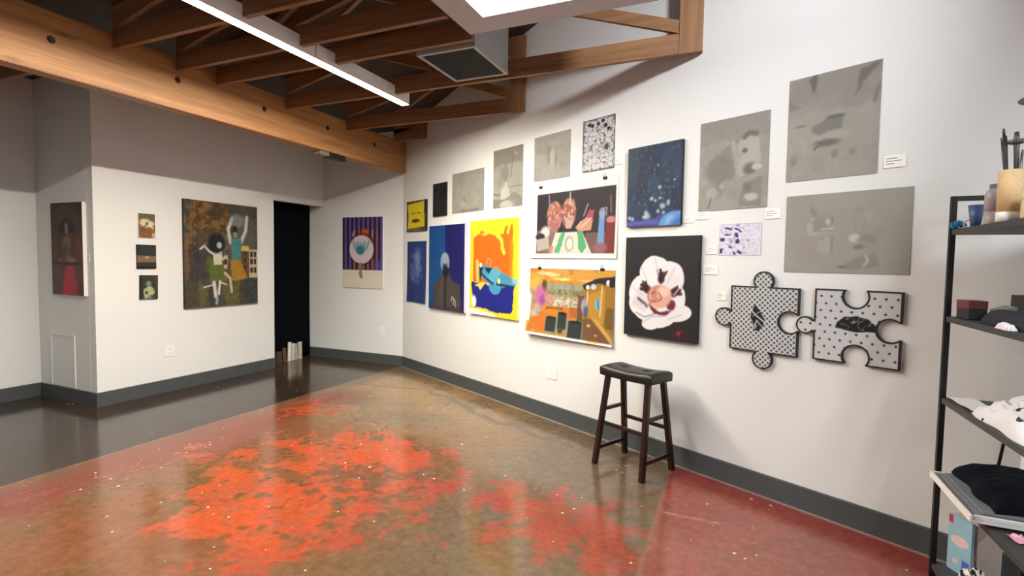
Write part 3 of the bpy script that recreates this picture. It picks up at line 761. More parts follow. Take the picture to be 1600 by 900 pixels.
canvas('L', 3.363, 3.545, 1.041, 1.297, .016, a, 'small green seated figure study, lowest of three small works on the left wall', edge='canvas_dark', group='three small works in a column', roll=0.02)

# -- dark red work on the return wall
a = Art(.545, .92, (62, 42, 38), seed=31); a.rect(0, 0, 1, .34, (48, 34, 34), .9, .08, 2); a.ell(.5, .3, .44, .28, (70, 50, 48), .3); a.ell(.5, .33, .26, .16, (34, 24, 24), .4); a.rect(.45, .22, .55, .34, (136, 106, 104), .8)
a.rect(0, .33, 1, .36, (88, 58, 42), .8); a.rect(0, .36, 1, .64, (74, 54, 36), .8, .05); a.ell(.48, .45, .16, .1, (104, 80, 54), .5); a.ell(.5, .55, .12, .12, (96, 78, 56), .5); a.ell(.5, .62, .3, .035, (112, 90, 68), .4)
a.rect(.8, .34, .98, .64, (104, 52, 40), .6, .05); a.rect(0, .64, 1, .67, (54, 36, 24)); a.rect(0, .67, 1, 1, (84, 56, 58), .9, .05); a.poly([(.44, .68), (.7, .68), (.84, 1), (.34, 1)], (146, 44, 62)); a.poly([(.36, .85), (.55, .8), (.55, 1), (.34, 1)], (166, 36, 58), .8); a.mottle((48, 34, 32), 6, .55, .7, .5)
a.im *= 1.25
canvas('C', -6.377, -5.832, 1.097, 2.016, .035, a, 'tall dark red and brown arched interior on the narrow return wall', edge='canvas_white')

# -- striped flower print on the back wall
W0, H0 = .735, 1.035
a = Art(W0, H0, (226, 218, 200), seed=41)
for k in range(18):
    c = (102, 84, 150) if k % 2 else (40, 26, 58)
    a.rect(k/18, 0, (k+1)/18, .745, c, 1, 0, 0)
a.put(a.blur(((a.X > .24)*(a.X < .88)*(a.Y > .18)*(a.Y < .745)).astype(float), 3)*(((a.X*18).astype(int) % 2) == 1), (170, 92, 44), .75)
a.ell(.56, .22, .09, .05, (206, 92, 40), .5); a.rect(.8, .6, 1, .745, (90, 84, 178), .6)
a.ell(.5, .45, .33, .23, (50, 28, 40), .06, .5); a.ell(.48, .455, .3, .2, (214, 196, 206), .04)
for dx, w in ((-.16, .05), (-.07, .07), (0, .09), (.08, .07), (.17, .05)): a.ell(.46+dx, .44-abs(dx)*.25, w*.6, .09, (112, 160, 172), .6, .8, rot=dx*2.5)
a.ell(.45, .465, .1, .06, (52, 118, 138), .6); a.line([(.62, .38), (.7, .34)], .02, (150, 170, 160)); a.line([(.3, .36), (.36, .39)], .015, (190, 150, 130))
a.line([(.45, .66), (.46, .77), (.48, .84), (.44, .79)], .045, (126, 134, 112)); a.line([(.26, .26), (.3, .2)], .03, (180, 150, 170)); a.line([(.74, .27), (.76, .2)], .03, (160, 130, 160))
m = canvas('B', -5.335, -4.61, 1.085, 2.115, .02, a, 'flower disc over purple stripes with a blank lower band on the back wall', edge='canvas_white')

# -- right wall, far end
a = Art(.536, .409, (40, 34, 24), seed=51)
a.poly([(.04, .1), (.9, .04), (.88, .4), (.92, .86), (.5, .88), (.06, .9), (.1, .5)], (224, 206, 38)); a.mottle((204, 184, 30), 4, .5, .7, .5)
a.line([(.28, .41), (.45, .40)], .04, (128, 112, 24)); a.line([(.56, .40), (.73, .41)], .04, (128, 112, 24)); a.ell(.48, .65, .2, .06, (84, 58, 22), .4, rag=.3); a.line([(.44, .2), (.5, .26), (.5, .5)], .02, (190, 172, 40)); a.rect(.1, .9, .95, 1, (120, 130, 138), .5, .04)
canvas('R', -6.409, -5.873, 1.888, 2.295, .02, a, 'small yellow face painting with a dark border at the right wall\'s far end', edge='canvas_dark')
a = Art(.52, .822, (40, 62, 124), seed=53); a.mottle((28, 46, 106), 3, .4, .6, .8); a.ell(.56, .26, .16, .14, (110, 136, 180), .9, .7); a.ell(.46, .5, .26, .16, (100, 128, 176), .9, .6); a.ell(.56, .4, .07, .1, (140, 160, 192), .8, .5)
m_ = a.blur((a.n(18) > .56).astype(float)*(np.hypot((a.X-.5)/.35, (a.Y-.42)/.3) < 1)); a.put(m_, (150, 172, 200), .4); a.rect(0, .75, 1, 1, (34, 52, 116), .5, .1, 3); a.grain(8)
sheet('R', -6.413, -5.893, .934, 1.756, lambda s, t: -(0.004+0.03*t**3*np.abs(s-.4)+0.006*np.sin(s*3)*t), a, 'unframed deep blue print with a pale ghostly figure, hung below the yellow face', 'print', 'paper_print', 'prints on the right wall')
a = Art(.315, .407, (36, 33, 36), seed=55); a.mottle((26, 24, 28), 4, .45, .65, .9); a.rect(.3, .1, .5, .9, (48, 45, 48), .6, .1, 3)
canvas('R', -5.711, -5.396, 2.057, 2.464, .02, a, 'small plain black canvas, high on the right wall beside the yellow face', edge='canvas_dark')
a = Art(.812, 1.043, (24, 26, 92), seed=57); a.rect(-.1, -.1, .48, 1.1, (18, 78, 140)); a.mottle((20, 60, 120), 3, .5, .7, .4); a.rect(.48, -.1, 1.1, 1.1, (26, 26, 94), .85)
a.poly([(.16, .72), (.3, .64), (.42, .56), (.6, .56), (.7, .66), (.88, .68), (.93, 1), (.14, 1)], (72, 66, 62), rag=.02, k=2); a.poly([(.34, .68), (.5, .6), (.5, 1), (.2, 1)], (88, 80, 72), .5, .03, 3); a.rect(.45, .58, .52, 1, (44, 38, 40), .8, .02, 2)
a.ell(.475, .44, .13, .12, (124, 144, 164), .2); a.ell(.475, .4, .1, .07, (150, 168, 184), .6, .8); a.ell(.49, .53, .075, .07, (22, 26, 44), .4); a.ell(.44, .47, .02, .025, (70, 88, 106), .6); a.ell(.52, .47, .02, .025, (70, 88, 106), .6); a.rect(.42, .5, .58, .6, (30, 32, 44), .7, .02, 2)
a.line([(.66, .88), (.68, .83), (.73, .85), (.72, .92)], .018, (170, 176, 180)); a.line([(.76, .86), (.78, .94)], .016, (170, 176, 180)); a.rect(0, .93, 1, 1, (60, 42, 72), .4, .05, 3); a.grain(6)
canvas('R', -5.771, -4.959, .894, 1.937, .035, a, 'blue two-tone painting of a dark-coated figure with a pale smooth head', edge='canvas_pale')
a = Art(.852, 1.05, (240, 214, 40), seed=59)
a.poly([(.08, .19), (.2, .14), (.3, .17), (.42, .14), (.55, .17), (.6, .2), (.64, .15), (.72, .16), (.76, .08), (.88, .06), (.9, .14), (.89, .66), (.08, .65)], (236, 104, 20), rag=.025)
a.rect(0, .1, .08, .64, (236, 196, 60), .6, .03, 2); a.ell(.27, .13, .05, .02, (176, 130, 40), .5); a.ell(.76, .13, .03, .04, (150, 116, 40), .5)
a.line([(.62, .17), (.68, .22), (.7, .3), (.73, .34)], .05, (246, 206, 60)); a.line([(.84, .06), (.8, .14)], .04, (244, 210, 60)); a.rect(.84, .2, .92, .62, (250, 140, 40), .5, .04)
a.poly([(.04, .64), (.25, .66), (.6, .7), (.97, .64), (.93, .72), (.9, .94), (.5, .95), (.12, .91), (.06, .78)], (30, 36, 130), rag=.05)
a.poly([(0, .93), (.3, .95), (.55, .97), (.6, 1), (0, 1)], (246, 240, 226)); a.ell(.1, .86, .06, .06, (232, 232, 236), .4, rag=.5); 
# reclining pale blue figure, loosely brushed
a.poly([(.24, .5), (.36, .47), (.5, .5), (.62, .53), (.8, .57), (.98, .62), (.97, .67), (.7, .69), (.5, .67), (.3, .62)], (74, 152, 184), rag=.03); a.ell(.56, .68, .13, .09, (72, 150, 186), .1); a.ell(.56, .58, .14, .09, (96, 172, 196), .4, .8); a.ell(.74, .61, .12, .06, (70, 146, 176), .3)
a.poly([(.33, .5), (.5, .5), (.42, .56)], (22, 44, 66)); a.line([(.26, .56), (.4, .62), (.52, .66)], .025, (24, 60, 96)); a.line([(.6, .66), (.92, .68)], .025, (20, 50, 90)); a.poly([(.22, .45), (.3, .5), (.24, .64), (.2, .6)], (26, 50, 62)); a.ell(.25, .47, .03, .025, (236, 232, 220))
a.line([(.38, .46), (.4, .4), (.47, .42), (.46, .49)], .014, (160, 150, 140)); a.line([(.17, .44), (.19, .62)], .06, (196, 190, 110)); a.poly([(.1, .69), (.3, .64), (.34, .67), (.24, .74), (.2, .7)], (214, 206, 96)); a.ell(.64, .63, .03, .03, (206, 206, 96)); a.ell(.95, .62, .05, .03, (140, 190, 210), .5)
a.grain(6)
canvas('R', -4.852, -4.0, .904, 1.954, .03, a, 'bright orange and yellow painting with a pale blue reclining form above dark blue', edge='canvas_yellow')

# -- grey plates
a = g_plate(.643, .47, 61); a.rect(.05, .3, .5, .9, (170, 167, 158), .35, .2, 4); a.ell(.4, .7, .05, .08, (118, 116, 108), .6, .6); a.ell(.35, .78, .08, .08, (190, 188, 176), .8, .5); a.rect(.3, .93, .85, .98, (110, 106, 98), .6, .04, 2); a.mottle((142, 139, 130), 5, .52, .68, .5); a.ell(.75, .7, .12, .18, (172, 170, 160), .8, .4)
canvas('R', -5.284, -4.641, 2.069, 2.539, .004, a, 'leftmost grey etched plate in the upper row, with a faint low scene', edge='plate_edge', name='etched_plate', cat='print', group='grey etched plates')
a = g_plate(.487, .615, 63); a.rect(0, 0, 1, .28, (126, 120, 110), .7, .1, 4); a.ell(.42, .42, .12, .13, (128, 126, 118), .5, .8); a.poly([(.32, .56), (.46, .56), (.62, .84), (.26, .86)], (186, 185, 178)); a.poly([(0, .84), (.4, .86), (.75, .76), (1, .86), (1, 1), (0, 1)], (122, 121, 114), .8, .04, 2); a.ell(.5, .95, .26, .07, (182, 180, 172), .4); a.line([(.62, .1), (.68, .2), (.6, .5)], .02, (116, 112, 104)); a.line([(.75, .1), (.8, .14)], .02, (190, 188, 176)); a.mottle((136, 134, 126), 5, .55, .7, .6); a.line([(.02, .75), (.25, .78)], .03, (116, 114, 106))
a.line([(.6, .66), (1, .66)], .025, (122, 120, 112), .7)
canvas('R', -4.465, -3.978, 2.072, 2.687, .004, a, 'tall narrow grey etched plate with a pale triangular figure, second in the upper row', edge='plate_edge', name='etched_plate', cat='print', group='grey etched plates')
a = g_plate(.486, .426, 65); a.ell(.52, .55, .06, .24, (190, 187, 176), .9, .7); a.ell(.42, .5, .03, .15, (124, 120, 112), .9, .6); a.ell(.62, .6, .03, .14, (124, 120, 112), .9, .6); a.mottle((172, 169, 160), 5, .5, .65, .5, aspect=.4); a.rect(.05, .4, .35, .9, (172, 168, 160), .3, .1, 4); a.rect(.1, .25, .5, .4, (130, 126, 118), .4, .2, 4)
canvas('R', -3.803, -3.317, 2.287, 2.711, .004, a, 'near-square grey etched plate just left of the black and white doodle sheet', edge='plate_edge', name='etched_plate', cat='print', group='grey etched plates')
a = Art(.361, .446, (206, 206, 208), cell=.0035, seed=67)
n_ = a.n(11, 3); a.put((np.abs(n_-.5) < .028).astype(float), (52, 52, 62), .9); n_ = a.n(17, 2); a.put((np.abs(n_-.5) < .03).astype(float)*(a.Y < .72), (70, 70, 80), .8)
for x, y in ((.3, .13), (.48, .11), (.7, .17), (.8, .24), (.2, .1), (.62, .07)): a.ell(x, y, .055, .035, (30, 30, 36), .4, rag=.7)
m_ = (np.minimum(np.minimum(a.X, 1-a.X)*a.asp, np.minimum(a.Y, 1-a.Y)) + (a.n(16)-.5)*.06 < .02).astype(float); a.put(a.blur(m_), (42, 42, 50), .9)
a.ell(.55, .6, .2, .1, (190, 190, 200), .6, .5); a.ell(.75, .58, .06, .06, (60, 60, 66), .5)
canvas('R', -3.159, -2.798, 2.297, 2.740, .006, a, 'black and white doodle sheet with a curly dark border, high on the right wall', edge='canvas_white', name='ink_drawing', cat='drawing', group='ink drawings on the right wall')
a = g_plate(.482, .618, 69); a.rect(0, 0, 1, .25, (140, 134, 128), .5, .1, 4); a.poly([(.3, .55), (.36, .35), (.5, .24), (.62, .28), (.6, .55), (.48, .7)], (136, 132, 124), .8, .05, 3); a.ell(.3, .55, .2, .16, (122, 119, 110), .5, .8, rag=.7); a.poly([(.55, .3), (.72, .22), (.86, .26), (.9, .5), (.72, .62), (.6, .68)], (178, 178, 168), .8, .05, 3); a.line([(.5, .28), (.54, .42), (.58, .6)], .05, (176, 174, 166), .8)
a.line([(.66, .24), (.72, .2), (.82, .22)], .05, (112, 108, 102)); a.ell(.67, .38, .04, .025, (104, 102, 96), .5); a.ell(.76, .58, .1, .06, (112, 110, 104), .6, rag=.6); a.ell(.84, .57, .07, .035, (188, 187, 178), .5, rag=.5); a.poly([(.66, .72), (.92, .66), (.92, .98), (.6, .98)], (128, 126, 118), .7, .06, 2); a.ell(.72, .78, .07, .06, (112, 110, 104), .8, .8, rag=1.2); a.ell(.78, .88, .1, .04, (186, 185, 176), .5, rag=.8)
a.ell(.28, .78, .13, .06, (120, 118, 110), .8, .7, rag=1.4); a.ell(.36, .74, .05, .04, (178, 176, 168), .8, .7, rag=1.2); a.ell(.2, .8, .08, .06, (184, 182, 174), .5, .6, rag=.9); a.line([(.2, .86), (.16, .97)], .015, (112, 110, 104)); a.mottle((142, 139, 131), 6, .56, .7, .4)
canvas('R', -2.021, -1.539, 1.882, 2.500, .004, a, 'grey etched plate of a long-haired head among flowers, right of the navy painting', edge='plate_edge', name='etched_plate', cat='print', group='grey etched plates')
a = g_plate(.481, .621, 71); a.rect(0, 0, 1, .35, (140, 134, 128), .7, .15, 5); a.poly([(.22, .04), (.34, 0), (.3, .18)], (104, 100, 94), .9, .05, 2); a.poly([(.78, .05), (1, .0), (.8, .18), (.74, .28)], (112, 106, 98), .9, .04, 2); a.poly([(.96, .22), (1, .2), (.96, .36), (.92, .38)], (112, 108, 102), .9, .03, 2); a.poly([(0, .18), (.08, .26), (.18, .3), (.0, .3)], (122, 118, 112), .8, .04, 2)
a.poly([(.28, .5), (.5, .42), (.62, .44), (.62, .55), (.48, .55), (.36, .58), (.3, .57)], (124, 122, 114), .9, .03, 2); a.ell(.55, .43, .1, .02, (108, 106, 100), .6); a.ell(.46, .66, .14, .035, (112, 109, 102), .7, rag=.4); a.line([(.32, .71), (.4, .66)], .02, (108, 106, 100)); a.ell(.15, .47, .07, .012, (112, 108, 102), .6); a.ell(.08, .8, .04, .05, (138, 134, 124), .7); a.ell(.55, .78, .04, .04, (138, 134, 126), .7); a.ell(.74, .78, .04, .03, (138, 134, 126), .7); a.rect(.3, .58, .7, .62, (172, 170, 162), .5, .05, 3); a.mottle((166, 163, 154), 3, .55, .75, .4)
canvas('R', -1.426, -.945, 2.025, 2.646, .004, a, 'largest tall grey etched plate, topmost at the right end of the wall', edge='plate_edge', name='etched_plate', cat='print', group='grey etched plates')
a = g_plate(.64, .469, 73); a.im[:] = (160, 159, 150); a.mottle((156, 152, 143), 2, .4, .7, .8)
a.poly([(.2, .12), (.24, .18), (.28, .28), (.24, .3)], (136, 133, 125), .8, .03, 2); a.ell(.25, .33, .03, .025, (198, 198, 192), .5); a.ell(.3, .4, .09, .1, (146, 143, 136), .7, rag=.6); a.ell(.22, .42, .03, .06, (184, 184, 178), .7, .7); a.ell(.37, .36, .02, .04, (182, 182, 176), .6); a.line([(.32, .45), (.42, .44)], .02, (190, 190, 184)); a.line([(.4, .28), (.41, .36)], .02, (134, 131, 124)); a.ell(.3, .5, .09, .03, (180, 180, 174), .8, .6, rag=.8); a.poly([(.3, .54), (.4, .55), (.4, .76), (.29, .74)], (172, 171, 163), .7, .03, 2); a.line([(.41, .54), (.41, .74)], .025, (142, 139, 130)); a.line([(.31, .56), (.34, .58)], .02, (138, 136, 128))
a.line([(.6, .2), (.58, .34), (.6, .5)], .03, (150, 148, 140), .7); a.line([(.7, .2), (.66, .36), (.64, .52)], .02, (148, 146, 138), .7); a.ell(.69, .3, .03, .05, (170, 169, 160), .5, .6); a.ell(.62, .24, .03, .02, (150, 147, 140), .6)
a.ell(.59, .57, .045, .05, (194, 193, 187), .35); a.line([(.6, .6), (.68, .64), (.72, .65)], .04, (188, 188, 181)); a.ell(.68, .6, .07, .08, (138, 135, 127), .4, .7, rag=.4); a.ell(.62, .68, .04, .03, (130, 127, 120), .5); a.poly([(.48, .92), (.6, .8), (.75, .76), (.78, .9), (.55, .96)], (140, 138, 130), .8, .04, 2); a.line([(.68, .78), (.7, .84), (.67, .9)], .025, (188, 187, 180)); a.ell(.5, .92, .04, .02, (128, 124, 116), .5)
canvas('R', -1.415, -.775, 1.466, 1.935, .004, a, 'wide grey etched plate with two faint figures, above the puzzle pieces', edge='plate_edge', name='etched_plate', cat='print', group='grey etched plates')

# -- two clipped paper prints
def clip(u, z, label):
    e = empty('binder_clip', rw(u, z), AZ, label, 'clip', 'binder clips holding the paper prints')
    bm = bmesh.new(); poly = [(-0.013, 0.0), (-0.0015, 0.0), (-0.001, 0.004), (-0.0145, 0.004)]
    vs = []
    for x in (-0.02, 0.02):
        vs.append([bm.verts.new((x, y, z_)) for y, z_ in ((-0.002, -0.02), (-0.0085, -0.02), (-0.013, 0.002), (-0.002, 0.002))])
    bm.faces.new(vs[0]); bm.faces.new(vs[1][::-1])
    for i in range(4): bm.faces.new([vs[0][i], vs[0][(i+1) % 4], vs[1][(i+1) % 4], vs[1][i]])
    link_bm('jaw', bm, M['black_metal'], e)
    bm = bmesh.new(); tube(bm, [(-0.010, -0.012, 0.0), (-0.012, -0.013, 0.014), (-0.006, -0.013, 0.03), (0.006, -0.013, 0.03), (0.012, -0.013, 0.014), (0.010, -0.012, 0.0)], 0.0022, 8)
    link_bm('wire_handle', bm, M['steel'], e)
    return e
W1, H1 = 1.085, .695
a = Art(W1, H1, (238, 235, 228), seed=81)
fx = lambda x: .082+x*.894; fy = lambda y: .122+y*.81
def P(*p): return [(fx(x), fy(y)) for x, y in p]
a.poly(P((0, 0), (1, 0), (1, 1), (0, 1)), (44, 36, 42), k=0); a.poly(P((0, .62), (.3, .62), (.3, 1), (0, 1)), (150, 132, 122), .7); a.poly(P((.66, .68), (1, .68), (1, 1), (.66, 1)), (126, 96, 86), .8)
a.put(np.clip((a.n(4)-.55)/.15, 0, 1)*(a.X > fx(0))*(a.X < fx(1))*(a.Y > fy(0))*(a.Y < fy(.6)), (60, 48, 54), .4)
def cup(x0, y0, rx, ry, tilt=0):
    rx *= 1.12
    a.ell(fx(x0), fy(y0), rx, ry, (172, 120, 112), .15, rot=tilt, rag=.15); a.ell(fx(x0), fy(y0-.1), rx*.8, ry*.55, (196, 134, 96), .5, rot=tilt, rag=.5)
    for k in range(7):
        t_ = -1+2*k/6; a.line([(fx(x0)+t_*rx*.7, fy(y0)-ry*.6), (fx(x0)+t_*rx*.45, fy(y0)+ry*.8)], .012, (206, 178, 170) if k % 2 else (148, 92, 90), .7)
cup(.25, .4, .085, .2); cup(.44, .36, .075, .19)
m_ = np.clip((a.n(24)-.52)/.06, 0, 1)*(a.Y > fy(.15))*(a.Y < fy(.62))*((np.hypot((a.X-fx(.25))/.09, (a.Y-fy(.4))/.2) < 1)|(np.hypot((a.X-fx(.44))/.08, (a.Y-fy(.36))/.19) < 1)); a.put(a.blur(m_), (214, 176, 166), .7)
m_ = np.clip((a.n(26)-.54)/.05, 0, 1)*(a.Y > fy(.15))*(a.Y < fy(.62))*((np.hypot((a.X-fx(.25))/.09, (a.Y-fy(.4))/.2) < 1)|(np.hypot((a.X-fx(.44))/.08, (a.Y-fy(.36))/.19) < 1)); a.put(a.blur(m_), (120, 66, 64), .7)
a.poly(P((.18, .46), (.32, .5), (.3, .62), (.22, .62)), (162, 104, 100)); a.poly(P((.4, .46), (.5, .46), (.48, .6), (.41, .6)), (190, 160, 148))
a.line([(fx(.17), fy(.03)), (fx(.18), fy(.26))], .02, (150, 138, 146)); a.line([(fx(.455), fy(.03)), (fx(.455), fy(.22))], .022, (186, 176, 178)); a.line([(fx(.5), fy(.14)), (fx(.52), fy(.28))], .014, (150, 130, 140))
a.poly(P((.53, .58), (.68, .42), (.75, .48), (.72, .64), (.58, .68)), (196, 142, 122), rag=.02); a.poly(P((.66, .42), (.7, .33), (.76, .34), (.74, .5)), (168, 66, 88)); a.line([(fx(.6), fy(.6)), (fx(.72), fy(.46))], .02, (226, 190, 170)); a.line([(fx(.63), fy(.42)), (fx(.68), fy(.24))], .018, (150, 160, 172))
a.line([(fx(.56), fy(.58)), (fx(.6), fy(.5))], .016, (226, 190, 170))
a.poly(P((.82, .36), (.88, .36), (.88, .86), (.8, .86)), (110, 146, 196)); a.ell(fx(.85), fy(.4), .035, .07, (150, 166, 190), .4, .7); a.line([(fx(.84), fy(.34)), (fx(.9), fy(.32)), (fx(.9), fy(.44))], .015, (160, 160, 168)); a.poly(P((.9, .48), (1, .48), (1, 1), (.88, 1)), (112, 46, 40)); a.ell(fx(.95), fy(.5), .05, .04, (190, 120, 122), .4); a.line([(fx(.94), fy(.14)), (fx(.95), fy(.4))], .012, (140, 130, 136)); a.ell(fx(.84), fy(.92), .07, .06, (140, 96, 104), .5)
a.ell(fx(.13), fy(.64), .06, .08, (206, 200, 204), .5, rag=.6); a.ell(fx(.06), fy(.72), .06, .05, (42, 36, 34), .4, rag=.4); a.poly(P((0, .76), (.18, .74), (.2, .92), (.02, .96)), (180, 170, 162), .9, .02)
a.poly(P((.27, .66), (.62, .66), (.74, 1), (.2, 1)), (206, 206, 190)); a.poly(P((.35, .66), (.4, .66), (.34, 1), (.26, 1)), (70, 156, 100), .85, .03); a.poly(P((.56, .66), (.62, .66), (.68, .9), (.62, 1), (.58, .95)), (70, 156, 100), .9, .03); a.ell(fx(.46), fy(.85), .05, .1, (150, 150, 136), .3); a.ell(fx(.465), fy(.85), .035, .075, (214, 214, 198), .4); a.poly(P((.2, .9), (.26, .88), (.24, 1), (.16, 1)), (190, 120, 106), .8)
a.poly(P((.0, .97), (.2, .97), (.2, 1), (.0, 1)), (120, 80, 50), .7)
sheet('R', -3.834, -2.749, 1.543, 2.238, lambda s, t: -(0.0035+0.012*t**3+0.002*np.sin(s*6)*t), a, 'white-bordered paper print of pink drinks and a green banknote on black, hung from clips', 'print', 'paper_print', 'prints on the right wall')
clip(-3.698, 2.23, 'left binder clip on top of the drinks print'); clip(-2.894, 2.23, 'right binder clip on top of the drinks print')
W2, H2 = 1.10, .66
a = Art(W2, H2, (196, 142, 54), seed=91)
a.rect(-.1, -.1, 1.1, .24, (206, 152, 66), 1, 0, 2); a.rect(-.1, .16, 1.1, .24, (190, 136, 44), .8, .03, 2); a.ell(.25, .08, .16, .03, (240, 206, 150), .6, rot=.1); a.ell(.42, .15, .1, .02, (244, 214, 130), .6); a.ell(.72, .16, .1, .018, (226, 180, 110), .6); a.ell(.06, .02, .1, .05, (206, 126, 30), .7)
a.poly([(0, .24), (.22, .2), (.22, .62), (0, .75)], (176, 150, 110), 1, .02); a.ell(.1, .24, .09, .1, (206, 170, 70), .5, rag=.5); a.ell(.21, .26, .035, .09, (88, 66, 48), .5, rag=.4)
a.rect(.24, .22, .7, .54, (150, 146, 110)); a.rect(.24, .22, .7, .3, (146, 156, 140), .9, .02, 2); m_ = (a.n(34, 2) > .55).astype(float)*(a.Y > .3)*(a.Y < .38)*(a.X > .25)*(a.X < .68); a.put(a.blur(m_), (96, 90, 40), .8)
m_ = (a.n(30, 2) > .5).astype(float)*(a.Y > .4)*(a.Y < .54)*(a.X > .27)*(a.X < .66); a.put(a.blur(m_), (220, 206, 196), .8); a.mottle((146, 100, 60), 8, .62, .7, .4)
a.poly([(.06, .8), (.24, .58), (.68, .54), (.7, .66), (.5, .72), (.24, .95), (.02, .9)], (206, 112, 40), .95, .02); a.rect(.24, .56, .45, .6, (120, 76, 40), .8, .02); a.rect(.53, .54, .66, .68, (156, 98, 50), .8, .02); a.ell(.36, .63, .12, .04, (224, 130, 40), .6)
m_ = (a.n(22, 3) > .5).astype(float)*(a.X < .16)*(a.Y > .34)*(a.Y < .72); a.put(a.blur(m_), (186, 178, 176), .8); a.mottle((120, 108, 96), 9, .62, .72, .35)
a.ell(.17, .42, .07, .15, (184, 104, 156), .7, rag=1.0); a.ell(.19, .46, .03, .06, (150, 70, 140), .9, .8, rag=1.0); a.ell(.28, .44, .06, .06, (196, 140, 130), .5, .8)
a.poly([(.66, .28), (1, .1), (1, 1), (.88, 1), (.7, .72)], (150, 112, 40), .95); a.poly([(.72, .34), (.9, .24), (.9, .72), (.74, .66)], (186, 140, 56), .8, .03); a.poly([(.66, .22), (.8, .12), (1, .08), (1, .22), (.84, .18), (.68, .28)], (38, 34, 38), 1, .02); a.ell(.72, .24, .02, .03, (230, 230, 232)); a.ell(.78, .23, .03, .04, (196, 200, 206), .5); a.ell(.93, .17, .02, .04, (220, 222, 226)); a.ell(.97, .18, .03, .05, (26, 26, 30)); a.line([(.72, .3), (.72, .5)], .02, (220, 206, 190)); a.line([(.87, .22), (.86, .62)], .022, (216, 190, 140)); a.ell(.83, .46, .03, .08, (126, 170, 190), .5); a.line([(.83, .4), (.84, .52)], .02, (60, 100, 130)); a.rect(.92, .5, 1, .78, (96, 70, 30), .7, .03, 2)
a.rect(.62, .36, .68, .72, (92, 68, 50), .9, .02); a.ell(.69, .5, .035, .1, (160, 150, 166), .4); a.ell(.71, .58, .025, .08, (70, 90, 120), .5); a.poly([(.64, .7), (.76, .66), (1, .98), (.98, 1), (.66, 1)], (112, 78, 52), 1, .01); a.poly([(.78, .66), (.84, .68), (1, .9), (1, .98)], (206, 166, 90), .8); a.ell(.75, .76, .02, .02, (206, 170, 100)); a.ell(.83, .88, .018, .018, (206, 120, 80))
for x0, x1, y0, y1 in ((.26, .38, .72, .92), (.4, .5, .64, .86), (.53, .68, .74, .97)):
    a.rect(x0-.012, y0-.02, x1+.012, y1+.02, (124, 138, 128), .9); a.rect(x0, y0, x1, y1, (44, 54, 52)); a.ell((x0+x1)/2, y0, (x1-x0)/2, .022, (26, 30, 30))
a.line([(.4, .9), (.5, .92)], .03, (130, 140, 132)); a.ell(.44, .88, .03, .05, (60, 66, 60), .5)
m_ = ((a.Y > .965+0*a.X) | (a.X < .012+.03*(a.Y > .4)*(a.Y < .8))).astype(float); a.put(a.blur(m_), (238, 234, 224)); a.rect(.74, .965, .86, .985, (216, 200, 60))
sheet('R', -3.845, -2.76, .80, 1.442, lambda s, t: -(0.0035+0.05*t**2.2*(1-.7*s)+0.012*t**3), a, 'paper print of an orange-lit shop interior with dark bins, curling at its lower edge', 'print', 'paper_print', 'prints on the right wall')
clip(-3.694, 1.452, 'left binder clip on top of the shop interior print'); clip(-2.901, 1.456, 'right binder clip on top of the shop interior print')

# -- navy, flower, small ink drawing
a = Art(.489, .622, (38, 56, 84), seed=101); a.mottle((28, 42, 66), 4, .45, .6, .9, aspect=1.2); a.rect(0, 0, .2, .5, (46, 66, 76), .7, .1, 4); a.mottle((50, 74, 100), 7, .58, .72, .5, aspect=3)
rng = np.random.RandomState(5)
for k in range(70):
    x = .15+rng.rand()*.8; y = rng.rand()*.75
    a.ell(x, y, .006+rng.rand()*.01, .006+rng.rand()*.008, (146, 170, 188), .8, .35+.3*rng.rand())
for x, y, r in ((.62, .53, .035), (.48, .66, .035), (.55, .69, .03), (.63, .66, .025), (.68, .76, .045), (.78, .71, .03), (.78, .74, .025), (.38, .83, .04), (.4, .88, .06), (.34, .88, .03), (.6, .82, .03), (.7, .84, .03), (.58, .26, .02), (.88, .46, .02), (.06, .88, .03), (.12, .9, .04)): a.ell(x, y, r, r*.7, (178, 198, 204), .8, .85, rag=.5)
a.poly([(0, .92), (.5, .9), (.7, .86), (1, .84), (1, 1), (0, 1)], (70, 76, 146), .9, .03, 2); a.poly([(0, .94), (.6, .92), (.6, .97), (0, .98)], (92, 98, 176), .7, .02, 2); a.ell(.92, 1.0, .3, .17, (96, 148, 206), .12); a.ell(.84, .95, .1, .07, (164, 196, 230), .7, .7); a.ell(1.0, 1.02, .2, .12, (52, 96, 166), .6, .8)
canvas('R', -2.638, -2.149, 1.794, 2.416, .03, a, 'navy painting of a starry night sky with a pale blue orb in the corner', edge='canvas_dark')
a = Art(.648, .781, (34, 34, 36), seed=103)
pts = [(.43, .2), (.52, .19), (.6, .24), (.7, .28), (.78, .38), (.82, .46), (.83, .6), (.93, .7), (.93, .75), (.8, .8), (.62, .83), (.5, .9), (.32, .92), (.28, .86), (.12, .76), (.07, .64), (.06, .52), (.13, .44), (.15, .36), (.24, .27), (.34, .24)]

